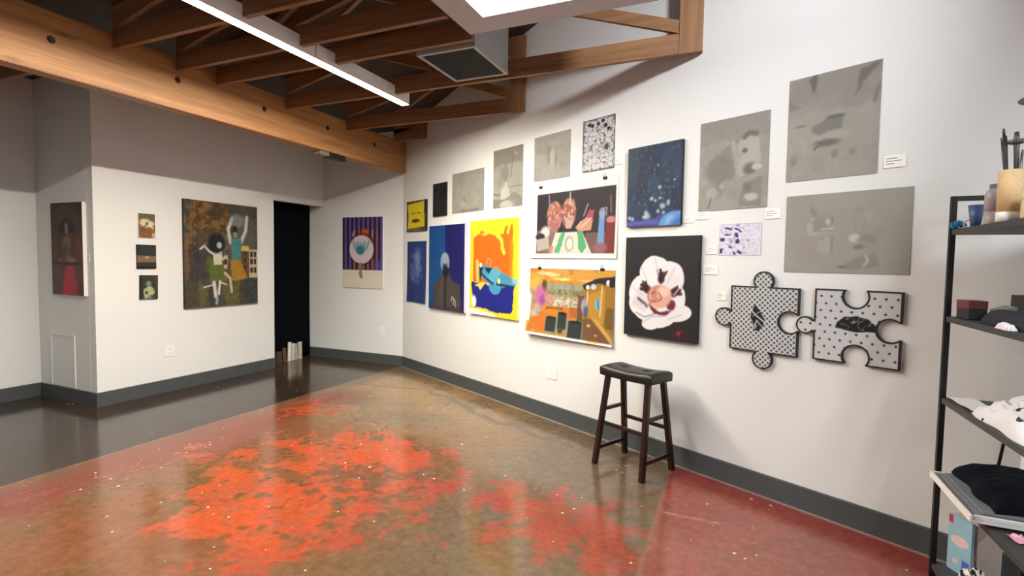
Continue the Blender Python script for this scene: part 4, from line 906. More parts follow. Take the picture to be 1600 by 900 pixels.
for cx_, cy_, rx_, ry_, ro in ((.44, .37, .22, .18, 0), (.62, .43, .2, .19, .3), (.27, .55, .2, .17, .2), (.24, .66, .17, .13, .3), (.68, .6, .17, .16, 0), (.73, .73, .2, .085, -.12), (.5, .79, .22, .1, -.1), (.4, .85, .13, .07, -.2), (.32, .74, .18, .1, .2)):
    a.ell(cx_, cy_, rx_, ry_, (232, 230, 233), .04, rot=ro, rag=.12)
a.poly([(.2, .5), (.4, .62), (.3, .75), (.1, .7)], (214, 208, 210), .7, .02, 3); a.poly([(.58, .3), (.78, .42), (.66, .5), (.55, .4)], (222, 218, 222), .6, .02, 3)
rng = np.random.RandomState(8)
def feathers(cx, cy, ang, spread, L, n, c):
    for k in range(n):
        t_ = ang + spread*(rng.rand()-.5); l = L*(.55+.45*rng.rand())
        a.line([(cx, cy), (cx+math.cos(t_)*l/a.asp, cy+math.sin(t_)*l)], .016, c, .9)
for cx, cy, an in ((.52, .45, -1.45), (.36, .54, -2.5), (.66, .56, -.55)): feathers(cx, cy, an, 1.1, .13, 16, (58, 30, 34)); a.ell(cx+.03*math.cos(an), cy+.03*math.sin(an), .05, .04, (52, 24, 30), .5, rag=.5)
a.ell(.665, .66, .06, .05, (112, 36, 48), .4, rag=.5)
a.ell(.5, .585, .165, .115, (222, 168, 150), .25, rot=-.15, rag=.25); m_ = np.clip((a.n(12)-.5)/.08, 0, 1)*(np.hypot((a.X-.5)/.16, (a.Y-.585)/.11) < 1); a.put(a.blur(m_, 2), (176, 108, 96), .55)
a.ell(.56, .53, .08, .05, (242, 206, 192), .7, .8); a.line([(.4, .56), (.44, .54)], .012, (104, 60, 54)); a.line([(.5, .55), (.54, .6), (.5, .63)], .012, (140, 84, 74)); a.line([(.4, .63), (.46, .64)], .014, (160, 74, 72)); a.line([(.36, .5), (.35, .6), (.4, .66)], .014, (150, 92, 84), .8)
a.poly([(.34, .66), (.5, .73), (.68, .7), (.6, .76), (.44, .76)], (104, 34, 42), 1, .03, 2)
a.poly([(.2, .6), (.36, .68), (.34, .71), (.2, .63)], (88, 66, 68), .9, .02, 2); a.line([(.18, .76), (.3, .8), (.44, .76)], .012, (150, 146, 148)); a.line([(.28, .86), (.4, .79), (.6, .77)], .010, (186, 182, 184)); a.line([(.62, .8), (.8, .74)], .010, (200, 196, 200))
for x0, y0, x1, y1 in ((.43, .21, .48, .38), (.24, .3, .36, .48), (.7, .3, .6, .46), (.8, .46, .7, .56), (.1, .5, .26, .58), (.13, .66, .3, .68)): a.line([(x0, y0), (x1, y1)], .02, (206, 203, 207), .7)
a.rect(.68, .86, .88, .97, (70, 26, 34), .6, .03, 2); a.line([(.75, .93), (.8, .91)], .014, (160, 50, 64)); a.line([(.77, .9), (.78, .95)], .012, (160, 50, 64))
canvas('R', -2.632, -1.984, .931, 1.712, .035, a, 'large white flower with a peach face-like centre on a black canvas, above the stool', edge='canvas_dark')
a = Art(.288, .211, (228, 227, 240), cell=.003, seed=105)
n_ = a.n(7, 2); a.put((np.abs(n_-.5) < .02).astype(float)*(a.X < .62), (86, 80, 140), .8); n_ = a.n(13, 2); a.put((np.abs(n_-.5) < .03).astype(float)*(a.X > .55), (146, 144, 176), .7)
for x, y, rx, ry, r in ((.22, .15, .1, .035, .2), (.42, .17, .06, .03, .3), (.5, .24, .05, .03, .8), (.08, .5, .06, .06, 0), (.45, .56, .055, .07, 0), (.28, .74, .05, .03, .3), (.06, .86, .035, .08, 0), (.5, .9, .07, .04, .5), (.38, .94, .03, .04, 0), (.2, .34, .08, .03, 0), (.42, .36, .04, .08, -.4)): a.ell(x, y, rx, ry, (52, 44, 110), .5, .95, rot=r, rag=.5)
a.ell(.3, .56, .09, .06, (206, 210, 232), .5); a.ell(.3, .56, .04, .04, (150, 156, 186), .5)
sheet('R', -1.854, -1.566, 1.571, 1.782, lambda s, t: -(0.003+0.004*t*np.abs(s-.5)), a, 'small violet ink cartoon-style sketch on white paper above the puzzle pieces', 'drawing', 'ink_drawing', 'ink drawings on the right wall')

# -- puzzle pieces
def arc(cx, cy, r, a0, a1, n=26): return [(cx+r*math.cos(math.radians(a0+(a1-a0)*i/n)), cy+r*math.sin(math.radians(a0+(a1-a0)*i/n))) for i in range(n+1)]
def knob(ang, cx, cy, r, half):   # knob circle open toward the body, walked clockwise seen from the front
    return arc(cx, cy, r, ang+180-half, ang-180+half)
def puzzle(u0, u1, z0, z1, outline, painter, label):
    w = u1-u0; h = z1-z0
    e = empty('puzzle_piece_painting', rw((u0+u1)/2, z0), AZ, label, 'painting', 'puzzle-shaped paintings'); th = 0.022
    pts = [(x-(u0+u1)/2, z-z0) for x, z in outline]
    # body plate
    bm = bmesh.new()
    vf = [bm.verts.new((x, -th, z)) for x, z in pts]; vb = [bm.verts.new((x, -0.0015, z)) for x, z in pts]
    n = len(pts)
    f1 = bm.faces.new(vf); f2 = bm.faces.new(vb[::-1]); f1.normal_update(); f2.normal_update()
    for i in range(n): bm.faces.new([vf[i], vb[i], vb[(i+1) % n], vf[(i+1) % n]])
    bmesh.ops.triangulate(bm, faces=[f1, f2])
    link_bm('board', bm, M['black_edge'], e)
    # painted face: fine cells inside the outline
    xs0 = min(p[0] for p in pts); xs1 = max(p[0] for p in pts); zs0 = min(p[1] for p in pts); zs1 = max(p[1] for p in pts)
    ww, hh = xs1-xs0, zs1-zs0
    a = Art(ww, hh, (205, 206, 208), cell=.0026, seed=7)
    painter(a, ww, hh)
    inside = a.pmask([((x-xs0)/ww, (zs1-z)/hh) for x, z in pts], 0, 0) > .5
    g = grid_surface('painted_face', a, ww, hh, lambda s, t: np.full_like(s, -th-0.0008), M['art'], e)
    g.location = ((xs0+xs1)/2, 0, zs0)
    bm = bmesh.new(); bm.from_mesh(g.data)
    ins = inside.ravel(); bm.faces.ensure_lookup_table()
    kill = [f for f in bm.faces if sum(ins[v.index] for v in f.verts) < 4]
    bmesh.ops.delete(bm, geom=kill, context='FACES'); bm.to_mesh(g.data); bm.free()
    # raised black rim
    bm = bmesh.new(); q = [Vector((x, 0, z)) for x, z in pts]; ring = []
    for i in range(n):
        a_, b_, c_ = q[i-1], q[i], q[(i+1) % n]
        d1 = (b_-a_); d2 = (c_-b_)
        d1 = d1.normalized() if d1.length > 1e-6 else d2.normalized(); d2 = d2.normalized() if d2.length > 1e-6 else d1
        n1 = Vector((d1.z, 0, -d1.x)); n2v = Vector((d2.z, 0, -d2.x)); nn = n1+n2v
        nn = nn.normalized()/max(0.5, math.sqrt(max(0.05, (1+n1.dot(n2v))/2))) if nn.length > 1e-4 else n1
        ring.append([bm.verts.new(b_+nn*o+Vector((0, y, 0))) for o, y in ((0.0065, -th-0.0035), (-0.002, -th-0.0035), (-0.002, -0.002), (0.0065, -0.002))])
    for i in range(n):
        r0, r1 = ring[i], ring[(i+1) % n]
        for k in range(4): bm.faces.new([r0[k], r0[(k+1) % 4], r1[(k+1) % 4], r1[k]])
    link_bm('rim', bm, M['black_edge'], e)
    return e
# outline points run clockwise seen from the front (u right, z up)
b0, b1, c0_, c1_ = -1.741, -1.312, .941, 1.364
o1 = [(b0, c0_)] + [(b0, 1.108)] + arc(-1.790, 1.150, .061, -42, -318)[0:] + [(b0, 1.192)] + [(b0, c1_)] + arc(-1.531, 1.402, .062, 218, -38) + [(b1, c1_)]
o1 += [(b1, 1.201)] + arc(-1.362, 1.150, .067, 46, 314) + [(b1, 1.099)] + [(b1, c0_)] + arc(-1.522, .895, .062, 48, -228)
def paint1(a, w, h):
    u = (a.X*w/.0335); v = (a.Y*h/.0335)
    p, q = (u+v), (u-v)
    l = np.minimum(np.abs(p-np.round(p)), np.abs(q-np.round(q)))
    a.im[:] = (160, 162, 164)
    a.put((.12-l)/.12+.5, (220, 221, 222)); a.put((l-.27)/.16+.5, (52, 54, 58), .95)
    cx, cy = (-1.565-(-1.851))/w, (1.464-1.158)/h
    a.poly([(cx-.05, cy-.09), (cx-.02, cy-.14), (cx+.02, cy-.1), (cx+.055, cy-.04), (cx+.1, cy), (cx+.08, cy+.07), (cx+.02, cy+.13), (cx-.03, cy+.12), (cx-.05, cy+.04), (cx-.08, cy)], (22, 22, 24), 1, .02)
    a.line([(cx-.07, cy-.08), (cx-.01, cy-.03), (cx+.09, cy+.03)], .014, (220, 222, 224)); a.line([(cx-.03, cy+.11), (cx, cy+.02), (cx+.05, cy+.07)], .012, (200, 202, 204)); a.ell(cx-.02, cy+.08, .025, .03, (150, 152, 154), .4); a.line([(cx-.05, cy-.02), (cx+.03, cy-.07)], .008, (190, 190, 194))
puzzle(-1.851, -1.302, .833, 1.464, o1, paint1, 'black and white crosshatched puzzle piece with three knobs, left of the dotted one')
d0, d1, e0, e1 = -1.220, -.792, .948, 1.370
o2 = [(d0, e0)] + [(d0, 1.115)] + arc(-1.270, 1.147, .051, -40, -320) + [(d0, 1.179)] + [(d0, e1)]
o2 += [(-1.064, e1)] + arc(-1.011, 1.334, .064, 146, 394) + [(-.958, e1)] + [(d1, e1)]
o2 += [(d1, 1.203)] + arc(-.842, 1.156, .063, 48, 312) + [(d1, 1.109)] + [(d1, e0)] + [(-.945, e0)] + arc(-1.0, .990, .066, -38, 218) + [(-1.053, e0)]
def paint2(a, w, h):
    a.im[:] = (206, 207, 210)
    u = a.X*w/.0535; v = a.Y*h/.042
    row = np.round(v); uu = u + (row % 2)*.5
    d = np.hypot((uu-np.round(uu))*.0535, (v-row)*.042*1.0)
    a.put((.0062-d)/.003+.5, (30, 30, 34))
    cx, cy = (-1.0-(-1.325))/w, (1.372-1.172)/h
    a.poly([(cx-.21, cy+.05), (cx-.19, cy-.03), (cx-.12, cy-.11), (cx, cy-.13), (cx+.1, cy-.09), (cx+.17, cy-.02), (cx+.18, cy+.06), (cx+.1, cy+.07), (cx, cy+.09), (cx-.1, cy+.07)], (24, 24, 26), 1, .02)
    n_ = a.n(16, 2); m_ = (np.abs(n_-.5) < .03).astype(float)*(np.hypot((a.X-cx)/.17, (a.Y-cy+.02)/.09) < 1); a.put(a.blur(m_), (206, 208, 210))
puzzle(-1.325, -.792, .948, 1.372, o2, paint2, 'black and white dotted puzzle piece with three notches, beside the shelf')

# ---------------------------------------------------------------- caption cards
def card(wall, u, zc, w, h, label):
    loc, rz = PL[wall](u, zc-h/2); bm = bmesh.new()
    box(bm, -w/2, w/2, -0.006, -0.0006, 0, h, 0)
    for k, (f0, f1) in enumerate(((.1, .62), (.1, .8), (.1, .5))):
        zz = h*(.76-.22*k); box(bm, -w/2+w*f0, -w/2+w*f1, -0.0063, -0.0061, zz-h*.035, zz+h*.035, 1)
    o = link_bm('caption_card', bm, [M['paper'], M['text']], None, False, loc, rz); tag(o, label, 'label card', 'caption cards on the walls')
card('R', -.866, 2.078, .101, .066, 'white caption card right of the largest tall grey plate')
card('R', -1.501, 1.835, .10, .062, 'white caption card just below the right corner of the long-haired head plate')
card('R', -1.984, 1.852, .10, .055, 'white caption card just below the left corner of the long-haired head plate')
card('R', -2.094, 1.828, .073, .042, 'white caption card at the lower right corner of the navy starry painting')
card('R', -1.909, 1.605, .074, .054, 'white caption card left of the small violet sketch')
card('R', -1.912, 1.466, .108, .06, 'white caption card between the flower painting and the top knob of the puzzle')
card('R', -1.825, 1.288, .07, .056, 'white caption card above the left knob of the crosshatched puzzle piece')
card('R', -3.899, 2.317, .09, .042, 'white caption card between the second and third upper-row grey plates')
card('R', -3.898, 2.127, .068, .042, 'white caption card left of the top corner of the drinks print')
card('R', -2.755, 2.341, .065, .045, 'white caption card right of the black and white doodle sheet')
card('R', -3.945, 1.478, .055, .05, 'white caption card between the orange painting and the shop interior print')
card('R', -4.736, 2.022, .14, .05, 'white caption card under the leftmost grey plate, above the orange painting')
card('C', -5.80, 1.47, .03, .068, 'white caption card right of the dark red painting on the return wall')

# ---------------------------------------------------------------- bar stool
st = empty('bar_stool', (-0.641, 3.785, 0), AZ, 'dark wooden bar stool with a black padded saddle seat against the right wall', 'stool')
bm = bmesh.new(); nx, ny = 44, 24; aX, bY = .228, .127; zb, ztop = .662, .728
def seat_z(x, y):
    s = .016*(abs(x)/aX)**2 - .004
    t = -.012*sum(math.exp(-((x-cx)**2+(y)**2)/(2*.022**2)) for cx in (-.1, .1))
    cr = -.006*abs(math.sin(x/aX*PI))*math.exp(-(y/.03)**2)
    edge = max(abs(x)/aX, abs(y)/bY); r = -.014*max(0, (edge-.86)/.14)**2
    pil = .008*(1-(y/bY)**2)
    return ztop+s+t+cr+r+pil
top = [[bm.verts.new((aX*(-1+2*i/nx), bY*(-1+2*j/ny), seat_z(aX*(-1+2*i/nx), bY*(-1+2*j/ny)))) for j in range(ny+1)] for i in range(nx+1)]
for i in range(nx):
    for j in range(ny): bm.faces.new([top[i][j], top[i+1][j], top[i+1][j+1], top[i][j+1]])
ring = [(i, 0) for i in range(nx)] + [(nx, j) for j in range(ny)] + [(i, ny) for i in range(nx, 0, -1)] + [(0, j) for j in range(ny, 0, -1)]
def low(v, z, k): return bm.verts.new((v.co.x*k, v.co.y*k, z + .006*(abs(v.co.x)/aX)**2))
mid = {r: low(top[r[0]][r[1]], .70, 1.012) for r in ring}; bot = {r: low(top[r[0]][r[1]], zb, 1.0) for r in ring}
for a_, b_ in zip(ring, ring[1:]+ring[:1]):
    bm.faces.new([mid[a_], mid[b_], top[b_[0]][b_[1]], top[a_[0]][a_[1]]]); bm.faces.new([bot[a_], bot[b_], mid[b_], mid[a_]])
bm.faces.new([bot[a_] for a_ in ring][::-1])
seat = link_bm('seat', bm, M['leather'], st, True)
for cx in (-.1, .1):
    bm = bmesh.new(); lathe(bm, [(0.0, .006), (.006, .005), (.009, .001), (.009, -.004)], 12, (cx, 0, seat_z(cx, 0)+.001)); link_bm('tuft_button', bm, M['leather'], seat, True)
def leg_at(sx, sy, z):
    t = z/.668; return Vector((sx*(.214-(.214-.178)*t), sy*(.178-(.178-.088)*t), z))
for sx in (-1, 1):
    for sy in (-1, 1):
        bm = bmesh.new(); a_ = leg_at(sx, sy, 0); b_ = leg_at(sx, sy, .668)
        w = .019
        vs = [[bm.verts.new((p.x+i*w, p.y+j*w, p.z + (0.0 if p.z < .1 else 0))) for i, j in ((-1, -1), (1, -1), (1, 1), (-1, 1))] for p in (a_, b_)]
        bm.faces.new(vs[0][::-1]); bm.faces.new(vs[1])
        es = []
        for i in range(4): bm.faces.new([vs[0][i], vs[0][(i+1) % 4], vs[1][(i+1) % 4], vs[1][i]])
        bmesh.ops.bevel(bm, geom=[e_ for e_ in bm.edges if abs(e_.verts[0].co.z-e_.verts[1].co.z) > .3], offset=.004, segments=2, affect='EDGES')
        link_bm('leg', bm, M['mahogany'], st)
def rung(p, q, name='stretcher'):
    bm = bmesh.new(); d = (q-p).normalized(); bar(bm, p+d*.012, q-d*.012, .018, .026); link_bm(name, bm, M['mahogany'], st)
rung(leg_at(-1, -1, .315), leg_at(1, -1, .315)); rung(leg_at(-1, 1, .315), leg_at(1, 1, .315))
for sx in (-1, 1):
    rung(leg_at(sx, -1, .41), leg_at(sx, 1, .41)); rung(leg_at(sx, -1, .12), leg_at(sx, 1, .12))

# ---------------------------------------------------------------- shelf unit
X0, X1, Y0, Y1 = .915, 1.275, 2.13, 3.03
su = empty('shelving_unit', ((X0+X1)/2, (Y0+Y1)/2, 0), 0, 'tall black metal shelving unit at the right edge by the wall', 'shelf')
cx, cy = (X0+X1)/2, (Y0+Y1)/2; pw = .022
for sx in (0, 1):
    for sy in (0, 1):
        bm = bmesh.new(); x = (X0 if sx == 0 else X1-pw)-cx; y = (Y0 if sy == 0 else Y1-pw)-cy
        box(bm, x, x+pw, y, y+pw, 0, 1.838); link_bm('post', bm, M['black_metal'], su)
for sy in (0, 1):
    bm = bmesh.new(); y = (Y0 if sy == 0 else Y1-pw)-cy; box(bm, X0-cx+pw+.0003, X1-cx-pw-.0003, y, y+pw, 1.816, 1.838); link_bm('top_rail', bm, M['black_metal'], su)
SZ = [.09, .52, .895, 1.28, 1.685]
for z in SZ:
    bm = bmesh.new(); x0, x1, y0, y1 = X0-cx+.004, X1-cx-.004, Y0-cy+.004, Y1-cy-.004; c = pw
    poly = [(x0+c, y0), (x1-c, y0), (x1-c, y0+c), (x1, y0+c), (x1, y1-c), (x1-c, y1-c), (x1-c, y1), (x0+c, y1), (x0+c, y1-c), (x0, y1-c), (x0, y0+c), (x0+c, y0+c)]
    prism_xy(bm, poly, z-.026, z-.0015); link_bm('shelf_board', bm, M['shelf_board'], su)

# things on the top shelf
def thing_mesh(name, bm, mat, label, cat, loc=None, rz=None, smooth=False, group=None):
    o = link_bm(name, bm, mat, None, smooth, loc, rz); return tag(o, label, cat, group)
S1 = 1.685
# crumpled blue wrapper
bm = bmesh.new(); bmesh.ops.create_icosphere(bm, subdivisions=4, radius=.022)
rng = np.random.RandomState(2)
for v in bm.verts:
    c = v.co.normalized(); r = .022*(1+.16*math.sin(c.x*9+c.z*7)+.14*math.sin(c.y*13-c.z*5)+.1*rng.randn()*.4)
    v.co = Vector((c.x*r*1.15, c.y*r*1.2, max(-.017, c.z*r*.8)))
thing_mesh('crumpled_wrapper', bm, M['blue_wrap'], 'crumpled bright blue wrapper at the left corner of the top shelf', 'wrapper', (.930, 2.965, S1+.0165))
e = empty('plastic_ring', (.950, 2.918, S1), .2, 'small clear ring-shaped plastic piece between the blue wrapper and the cup', 'plastic piece')
bm = bmesh.new(); tube(bm, [(.016*math.cos(t*PI/12), 0, .018+.016*math.sin(t*PI/12)) for t in range(25)], .0028, 8); link_bm('ring', bm, M['clearish'], e, True)
bm = bmesh.new(); box(bm, -.02, .02, -.008, .008, .0005, .004, 0, .001); link_bm('foot', bm, M['clearish'], e)
bm = bmesh.new(); lathe(bm, [(.0, .0), (.017, .0), (.029, .094), (.0275, .094), (.016, .004), (.0, .004)], 28)
thing_mesh('plastic_cup', bm, M['blue_plastic'], 'slate blue tapered plastic cup on the top shelf beside the mauve bottle', 'cup', (.955, 2.855, S1), None, True)
e = empty('plastic_bottle', (.962, 2.715, S1), 0, 'cloudy mauve plastic bottle with a grey cap on the top shelf', 'bottle')
bm = bmesh.new(); lathe(bm, [(.0, 0), (.027, 0), (.029, .004), (.029, .052)], 32); link_bm('lower_fill', bm, M['mauve_low'], e, True)
bm = bmesh.new(); lathe(bm, [(.029, .0523), (.029, .118), (.026, .132), (.018, .142), (.014, .146), (.0, .146)], 32); link_bm('bottle_body', bm, M['mauve'], e, True)
bm = bmesh.new(); lathe(bm, [(.0, .1465), (.0155, .1465), (.0155, .162), (.014, .164), (.0, .164)], 24); link_bm('cap', bm, M['cap'], e)
e = empty('brush_tube', (.955, 2.565, S1), 0, 'tall kraft cardboard tube with a white base band, holding brushes on the top shelf', 'tube')
bm = bmesh.new(); lathe(bm, [(.0, .0362), (.036, .0362), (.036, .195), (.033, .195), (.033, .04), (.0, .04)], 36); link_bm('tube_wall', bm, M['kraft'], e, True)
bm = bmesh.new(); lathe(bm, [(.0, 0), (.037, 0), (.0375, .0358), (.0, .0358)], 36); link_bm('base_band', bm, M['white'], e, True)
def brush(name, off, lean, L, r, label, mat='brush_dark', cat='brush', tip=True):
    b = Vector((.955+off[0], 2.565+off[1], S1+.043)); L -= .031; d = Vector((lean[0], lean[1], 1)).normalized()
    e = empty(name, b, 0, label, cat, 'brushes in the kraft tube')
    bm = bmesh.new(); tube(bm, [d*0, d*L*.75, d*L], [r*.8, r, r*.7], 10); link_bm('handle', bm, M[mat], e, True)
    bm = bmesh.new(); tube(bm, [d*L*1.0005, d*(L+.012), d*(L+.02)], [r*.72, r*.75, r*.4], 10); link_bm('end_cap', bm, M['tool'], e, True)
brush('paint_brush', (-.006, -.017), (-.115, .04), .29, .0042, 'thin brush handle leaning furthest left in the kraft tube')
brush('paint_brush', (.003, .003), (-.105, .0), .325, .0062, 'thick dark brush handle leaning left in the kraft tube, tallest of the left pair')
brush('paint_brush', (.003, .020), (-.06, .0), .30, .0048, 'dark brush handle between the tallest left handle and the pewter tool')
e = empty('stirring_tool', (.976, 2.563, S1+.043), 0, 'pewter tool with a flat disc collar standing in the kraft tube', 'tool')
bm = bmesh.new(); tube(bm, [(0, 0, 0), (-.012, 0, .27), (-.013, 0, .295)], [.007, .009, .007], 12); link_bm('shaft', bm, M['tool'], e, True)
bm = bmesh.new(); lathe(bm, [(.0095, .247), (.024, .252), (.028, .259), (.024, .265), (.0095, .267)], 26, (-.0118, 0, 0)); link_bm('disc_collar', bm, M['tool'], e, True)
brush('paint_brush', (.012, -.019), (.04, -.01), .235, .0055, 'short grey handle right of the pewter tool in the kraft tube', 'tool')
bm = bmesh.new(); lathe(bm, [(.0, 0), (.036, 0), (.037, .006), (.037, .06), (.034, .068), (.034, .076), (.037, .078), (.037, .092), (.0, .092)], 30)
thing_mesh('cream_tub', bm, M['cream'], 'cream lidded tub at the right edge of the top shelf, right of the kraft tube', 'tub', (.990, 2.465, S1), None, True)
# desk lamp whose shade tip is in view
e = empty('desk_lamp', (1.15, 2.40, S1), 0, 'grey desk lamp on the top shelf, only the tip of its shade in view', 'lamp')
bm = bmesh.new(); lathe(bm, [(.0, 0), (.06, 0), (.06, .012), (.02, .02), (.0, .02)], 28); link_bm('base', bm, M['tool'], e, True)
bm = bmesh.new(); tube(bm, [(0, 0, .02), (.02, 0, .3), (.0, .02, .46), (-.09, .03, .49)], .007, 10); link_bm('arm', bm, M['tool'], e, True)
bm = bmesh.new(); lathe(bm, [(.022, .055), (.03, .05), (.105, .0), (.103, -.003), (.028, .046), (.02, .05)], 32, (-.125, .04, .428)); link_bm('lamp_shade', bm, M['tool'], e, True)

# second shelf
S2 = 1.28
e = empty('maroon_box', (.976, 2.905, S2), .12, 'small maroon box with a dark lower half on the second shelf', 'box')
bm = bmesh.new(); box(bm, -.034, .036, -.05, .05, .046, .083, 0, .002); link_bm('lid', bm, M['red_box'], e)
bm = bmesh.new(); box(bm, -.033, .035, -.049, .049, 0, .0457, 0, .002); link_bm('lower_half', bm, M['dark_box'], e)
bm = bmesh.new(); box(bm, -.03, .03, -.045, .045, 0, .06, 0, .008)
for v in bm.verts: v.co.x += .006*math.sin(v.co.y*60); v.co.z *= 1+.15*math.sin(v.co.x*50)
thing_mesh('foil_packet', bm, M['green_packet'], 'grey-green packet behind the navy garment, right of the maroon box', 'packet', (1.058, 2.83, S2), .2)
bm = bmesh.new(); box(bm, -.055, .055, -.06, .06, 0, .112, 0, .003)
thing_mesh('dark_box', bm, M['dark_box'], 'dark cardboard box at the back of the second shelf', 'box', (1.176, 2.88, S2), .0)
heap('folded_garment', .15, .44, .062, 4, M['navy'], None, (1.03, 2.51, S2), .0, .12, 44, 6.0, 4.0)
tag(bpy.data.objects['folded_garment'], 'dark navy folded garment spread along the second shelf', 'garment')
heap('white_rag', .03, .10, .022, 9, M['whitecloth'], None, (.929, 2.45, S2), .0, .2, 26, 5.0, 5.0)
tag(bpy.data.objects['white_rag'], 'small white rag on the edge of the second shelf', 'rag')

# third shelf
S3 = .895
bm = bmesh.new(); bmesh.ops.create_grid(bm, x_segments=12, y_segments=16, size=.5)
for v in bm.verts:
    x, y = v.co.x, v.co.y; v.co = Vector((x*.10, y*.25, .002+.006*max(0, x+.2)**2+.004*math.sin(y*5)**2))
r = bmesh.ops.extrude_face_region(bm, geom=bm.faces[:]); bmesh.ops.translate(bm, verts=[g for g in r['geom'] if isinstance(g, bmesh.types.BMVert)], vec=(0, 0, .0015))
thing_mesh('paper_sheet', bm, M['paper'], 'white sheet of paper at the left end of the third shelf', 'paper', (.993, 2.88, S3+.0006), .05)
def logo_cloth():
    m, nt, p = new_mat('white_shirt_with_print')
    tc = node(nt, 'ShaderNodeTexCoord'); w = node(nt, 'ShaderNodeTexNoise', Scale=16.0, Detail=1.0); nt.links.new(tc.outputs['Object'], w.inputs['Vector'])
    r = node(nt, 'ShaderNodeValToRGB'); r.color_ramp.interpolation = 'CONSTANT'; r.color_ramp.elements[0].color = rgb(236, 235, 240)
    r.color_ramp.elements[1].position = .655; r.color_ramp.elements[1].color = rgb(60, 60, 70)
    nt.links.new(w.outputs['Fac'], r.inputs['Fac']); nt.links.new(r.outputs['Color'], p.inputs['Base Color']); p.inputs['Roughness'].default_value = .9
    return m
heap('white_tee_shirt', .235, .48, .125, 12, logo_cloth(), None, (1.055, 2.495, S3), 0, .22, 60, 2.2, 5.0)
tag(bpy.data.objects['white_tee_shirt'], 'crumpled white shirt with a dark print on the third shelf', 'shirt')

# fourth shelf: framed board with grey sheets and black cloth
S4 = .52
e = empty('storage_tray', (1.083, 2.70, S4), -.02, 'white-edged shallow tray of grey sheets lying on the fourth shelf', 'tray')
bm = bmesh.new(); w2, d2 = .215, .238
box(bm, -w2, w2, -d2, d2, .012, .024)
for x0, x1, y0, y1 in ((-w2, -w2+.010, -d2, d2), (w2-.014, w2, -d2, d2), (-w2+.0143, w2-.0143, -d2, -d2+.014), (-w2+.0143, w2-.0143, d2-.014, d2)): box(bm, x0, x1, y0, y1, .0243, .040, 0, .002)
link_bm('frame', bm, M['white'], e)
bm = bmesh.new(); box(bm, -.17, .17, -.2, .2, 0, .0118); link_bm('base', bm, M['greyboard'], e)
for k in range(3):
    bm = bmesh.new(); box(bm, -w2+.02+.012*k, w2-.03, -d2+.02, d2-.02-.01*k, .025+.009*k, .0325+.009*k); link_bm('grey_sheet', bm, M['greyboard'], e)
heap('black_folded_cloth', .34, .43, .085, 22, M['blackcloth'], None, (1.12, 2.70, S4+.0512), -.02, .07, 54, 5.0, 5.0)
tag(bpy.data.objects['black_folded_cloth'], 'pile of black folded cloth on the tray of grey sheets', 'cloth')
bm = bmesh.new(); bmesh.ops.create_grid(bm, x_segments=8, y_segments=8, size=.5)
for v in bm.verts: v.co = Vector((v.co.x*.055, v.co.y*.05, .002+.012*abs(math.sin(v.co.x*5+v.co.y*3))*(.5+v.co.y)))
r = bmesh.ops.extrude_face_region(bm, geom=bm.faces[:]); bmesh.ops.translate(bm, verts=[g for g in r['geom'] if isinstance(g, bmesh.types.BMVert)], vec=(0, 0, .0015))
thing_mesh('crumpled_pink_paper', bm, M['pinkpaper'], 'crumpled pink and white paper on the fourth shelf in front of the tray', 'paper', (.985, 2.40, S4), .4)
bm = bmesh.new(); tube(bm, [(1.128, 2.998, S4+.002), (1.150, 2.992, S4+.20), (1.168, 2.990, S4+.335)], .0065, 10)
thing_mesh('dark_rod', bm, M['black_metal'], 'thin dark rod leaning upright at the back of the fourth shelf', 'rod', None, None, True)

# bottom shelf
S5 = .09
e = empty('blue_carton', (1.0, 2.957, S5), 0, 'pale blue carton with a red corner mark and pink oval on the bottom shelf', 'box')
A_ = Vector((-.026, .045, 0)); B_c = Vector((.028, -.058, 0)); dr = (B_c-A_).normalized(); dn = Vector((-dr.y, dr.x, 0))   # face A->B looks left
dn = dn if dn.x > 0 else -dn
C_ = B_c + dn*.16; D_c = A_ + dn*.16; Hh = .262
def carton(a0, a1, dep, z0, z1, name, mat, off=0.0):
    bm = bmesh.new(); p = [A_+dr*a0-dn*off, A_+dr*a1-dn*off, A_+dr*a1+dn*dep, A_+dr*a0+dn*dep]
    lo = [bm.verts.new((q.x, q.y, z0)) for q in p]; hi = [bm.verts.new((q.x, q.y, z1)) for q in p]
    bm.faces.new(lo[::-1]); bm.faces.new(hi)
    for i in range(4): bm.faces.new([lo[i], lo[(i+1) % 4], hi[(i+1) % 4], hi[i]])
    return link_bm(name, bm, mat, e)
Lf = (B_c-A_).length
carton(0, Lf*.97, .014, 0.0, Hh, 'carton_front', M['box_blue']); carton(.001, Lf, .012, .001, .12, 'beige_corner_wrap', M['beige_box'], -.0145)
carton(.0, Lf, .15, .0, Hh-.004, 'carton_body', M['beige_box'], -.0275)
def mark(s, z, rs, rz_, mat, name):
    bm = bmesh.new(); n = 28
    f_ = [bm.verts.new(A_+dr*(s+rs*math.cos(2*PI*k/n)) - dn*.0008 + Vector((0, 0, z+rz_*math.sin(2*PI*k/n)))) for k in range(n)]
    b_ = [bm.verts.new(v.co + dn*.0006) for v in f_]
    bm.faces.new(f_); bm.faces.new(b_[::-1])
    for i in range(n): bm.faces.new([f_[i], b_[i], b_[(i+1) % n], f_[(i+1) % n]])
    link_bm(name, bm, mat, e)
def mark_rect(s0, s1, z0, z1, mat, name): carton(s0, s1, -.0002, z0, z1, name, mat, .0008)
mark_rect(.001, .022, .222, .258, M['red_mark'], 'red_corner_mark'); mark(.058, .150, .044, .024, M['oval_mark'], 'pink_oval_mark')
mark_rect(.074, .108, .03, .072, M['blue_mark'], 'blue_square_mark'); mark_rect(.03, .055, .04, .06, M['oval_mark'], 'pale_label_mark')
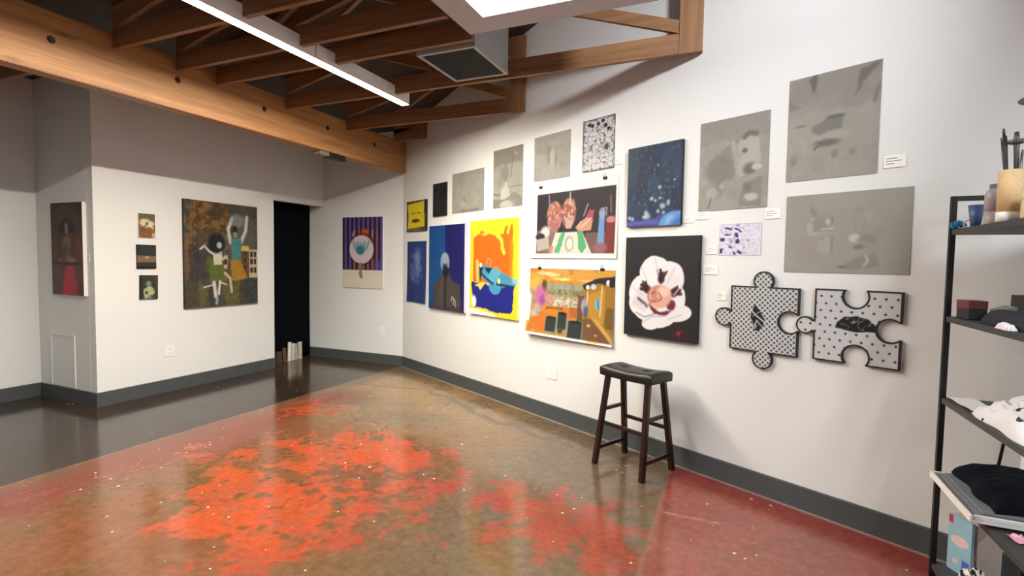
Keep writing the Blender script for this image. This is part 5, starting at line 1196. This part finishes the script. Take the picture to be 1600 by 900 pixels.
heap('patterned_cloth', .10, .13, .10, 31, M['zebra'], None, (1.005, 2.785, S5), .0, .2, 36, 4.0, 4.0)
tag(bpy.data.objects['patterned_cloth'], 'black and white patterned cloth on the bottom shelf in front of the blue carton', 'cloth')
bm = bmesh.new(); box(bm, -.09, .09, -.1, .1, 0, .21, 0, .004)
for v in bm.verts:
    if v.co.z < .05: v.co.x *= .92; v.co.y *= .92
thing_mesh('cream_bin', bm, simple('cream_bin_plastic', (206, 196, 180), 0.5), 'cream storage bin on the bottom shelf behind the patterned cloth', 'bin', (1.165, 2.50, S5), 0)

# ---------------------------------------------------------------- lights
def area(name, loc, size, size_y, power, col, rot=(0, 0, 0), spread=180):
    l = bpy.data.lights.new(name, 'AREA'); l.shape = 'RECTANGLE'; l.size = size; l.size_y = size_y; l.energy = power; l.color = col
    l.spread = math.radians(spread)
    o = bpy.data.objects.new(name, l); COL.objects.link(o); o.location = loc; o.rotation_euler = rot; return o
def aim(loc, to):
    return (Vector(to)-Vector(loc)).to_track_quat('-Z', 'Y').to_euler()
L2 = (1.2, 1.3, 3.8)
area('track_light_right', L2, .3, .3, 24, (.97, .985, 1.0), aim(L2, (-.9, 4.1, 2.7)), 72)
area('fill_light_overhead', (1.35, -.25, 2.98), .09, 3.6, 140, (.88, .945, 1.0))  # added out of view as cool fill for the right wall, no fixture
area('fill_light_far_right', (3.6, -.6, 2.98), .09, 3.6, 75, (.88, .945, 1.0))  # second unseen fill, added to lift the lower right wall
w = bpy.data.worlds.new('room_air'); SC.world = w; w.use_nodes = True
w.node_tree.nodes['Background'].inputs['Color'].default_value = (.6, .6, .6, 1); w.node_tree.nodes['Background'].inputs['Strength'].default_value = 0.03

# ---------------------------------------------------------------- camera
cam = bpy.data.cameras.new('camera'); cam.sensor_width = 36.0; cam.lens = 36.0*800.2/1600.0; cam.clip_start = .02
co = bpy.data.objects.new('camera', cam); COL.objects.link(co)
r_ = Vector((0.9171634510394462, 0.39817692772419044, 0.01631987455644954)); d_ = Vector((0.03517084702289693, -0.040084598620827756, -0.998577105922772)); f_ = Vector((-0.3969561885109053, 0.91643240840857, -0.050768348617644))
m = Matrix((r_, -d_, -f_)).transposed().to_4x4(); m.translation = Vector((0, 0, 1.5)); co.matrix_world = m
SC.camera = co
vs = SC.view_settings
vs.view_transform = 'Standard'; vs.look = 'None'; vs.gamma = 1.0; vs.use_curve_mapping = False; vs.exposure = 0.0
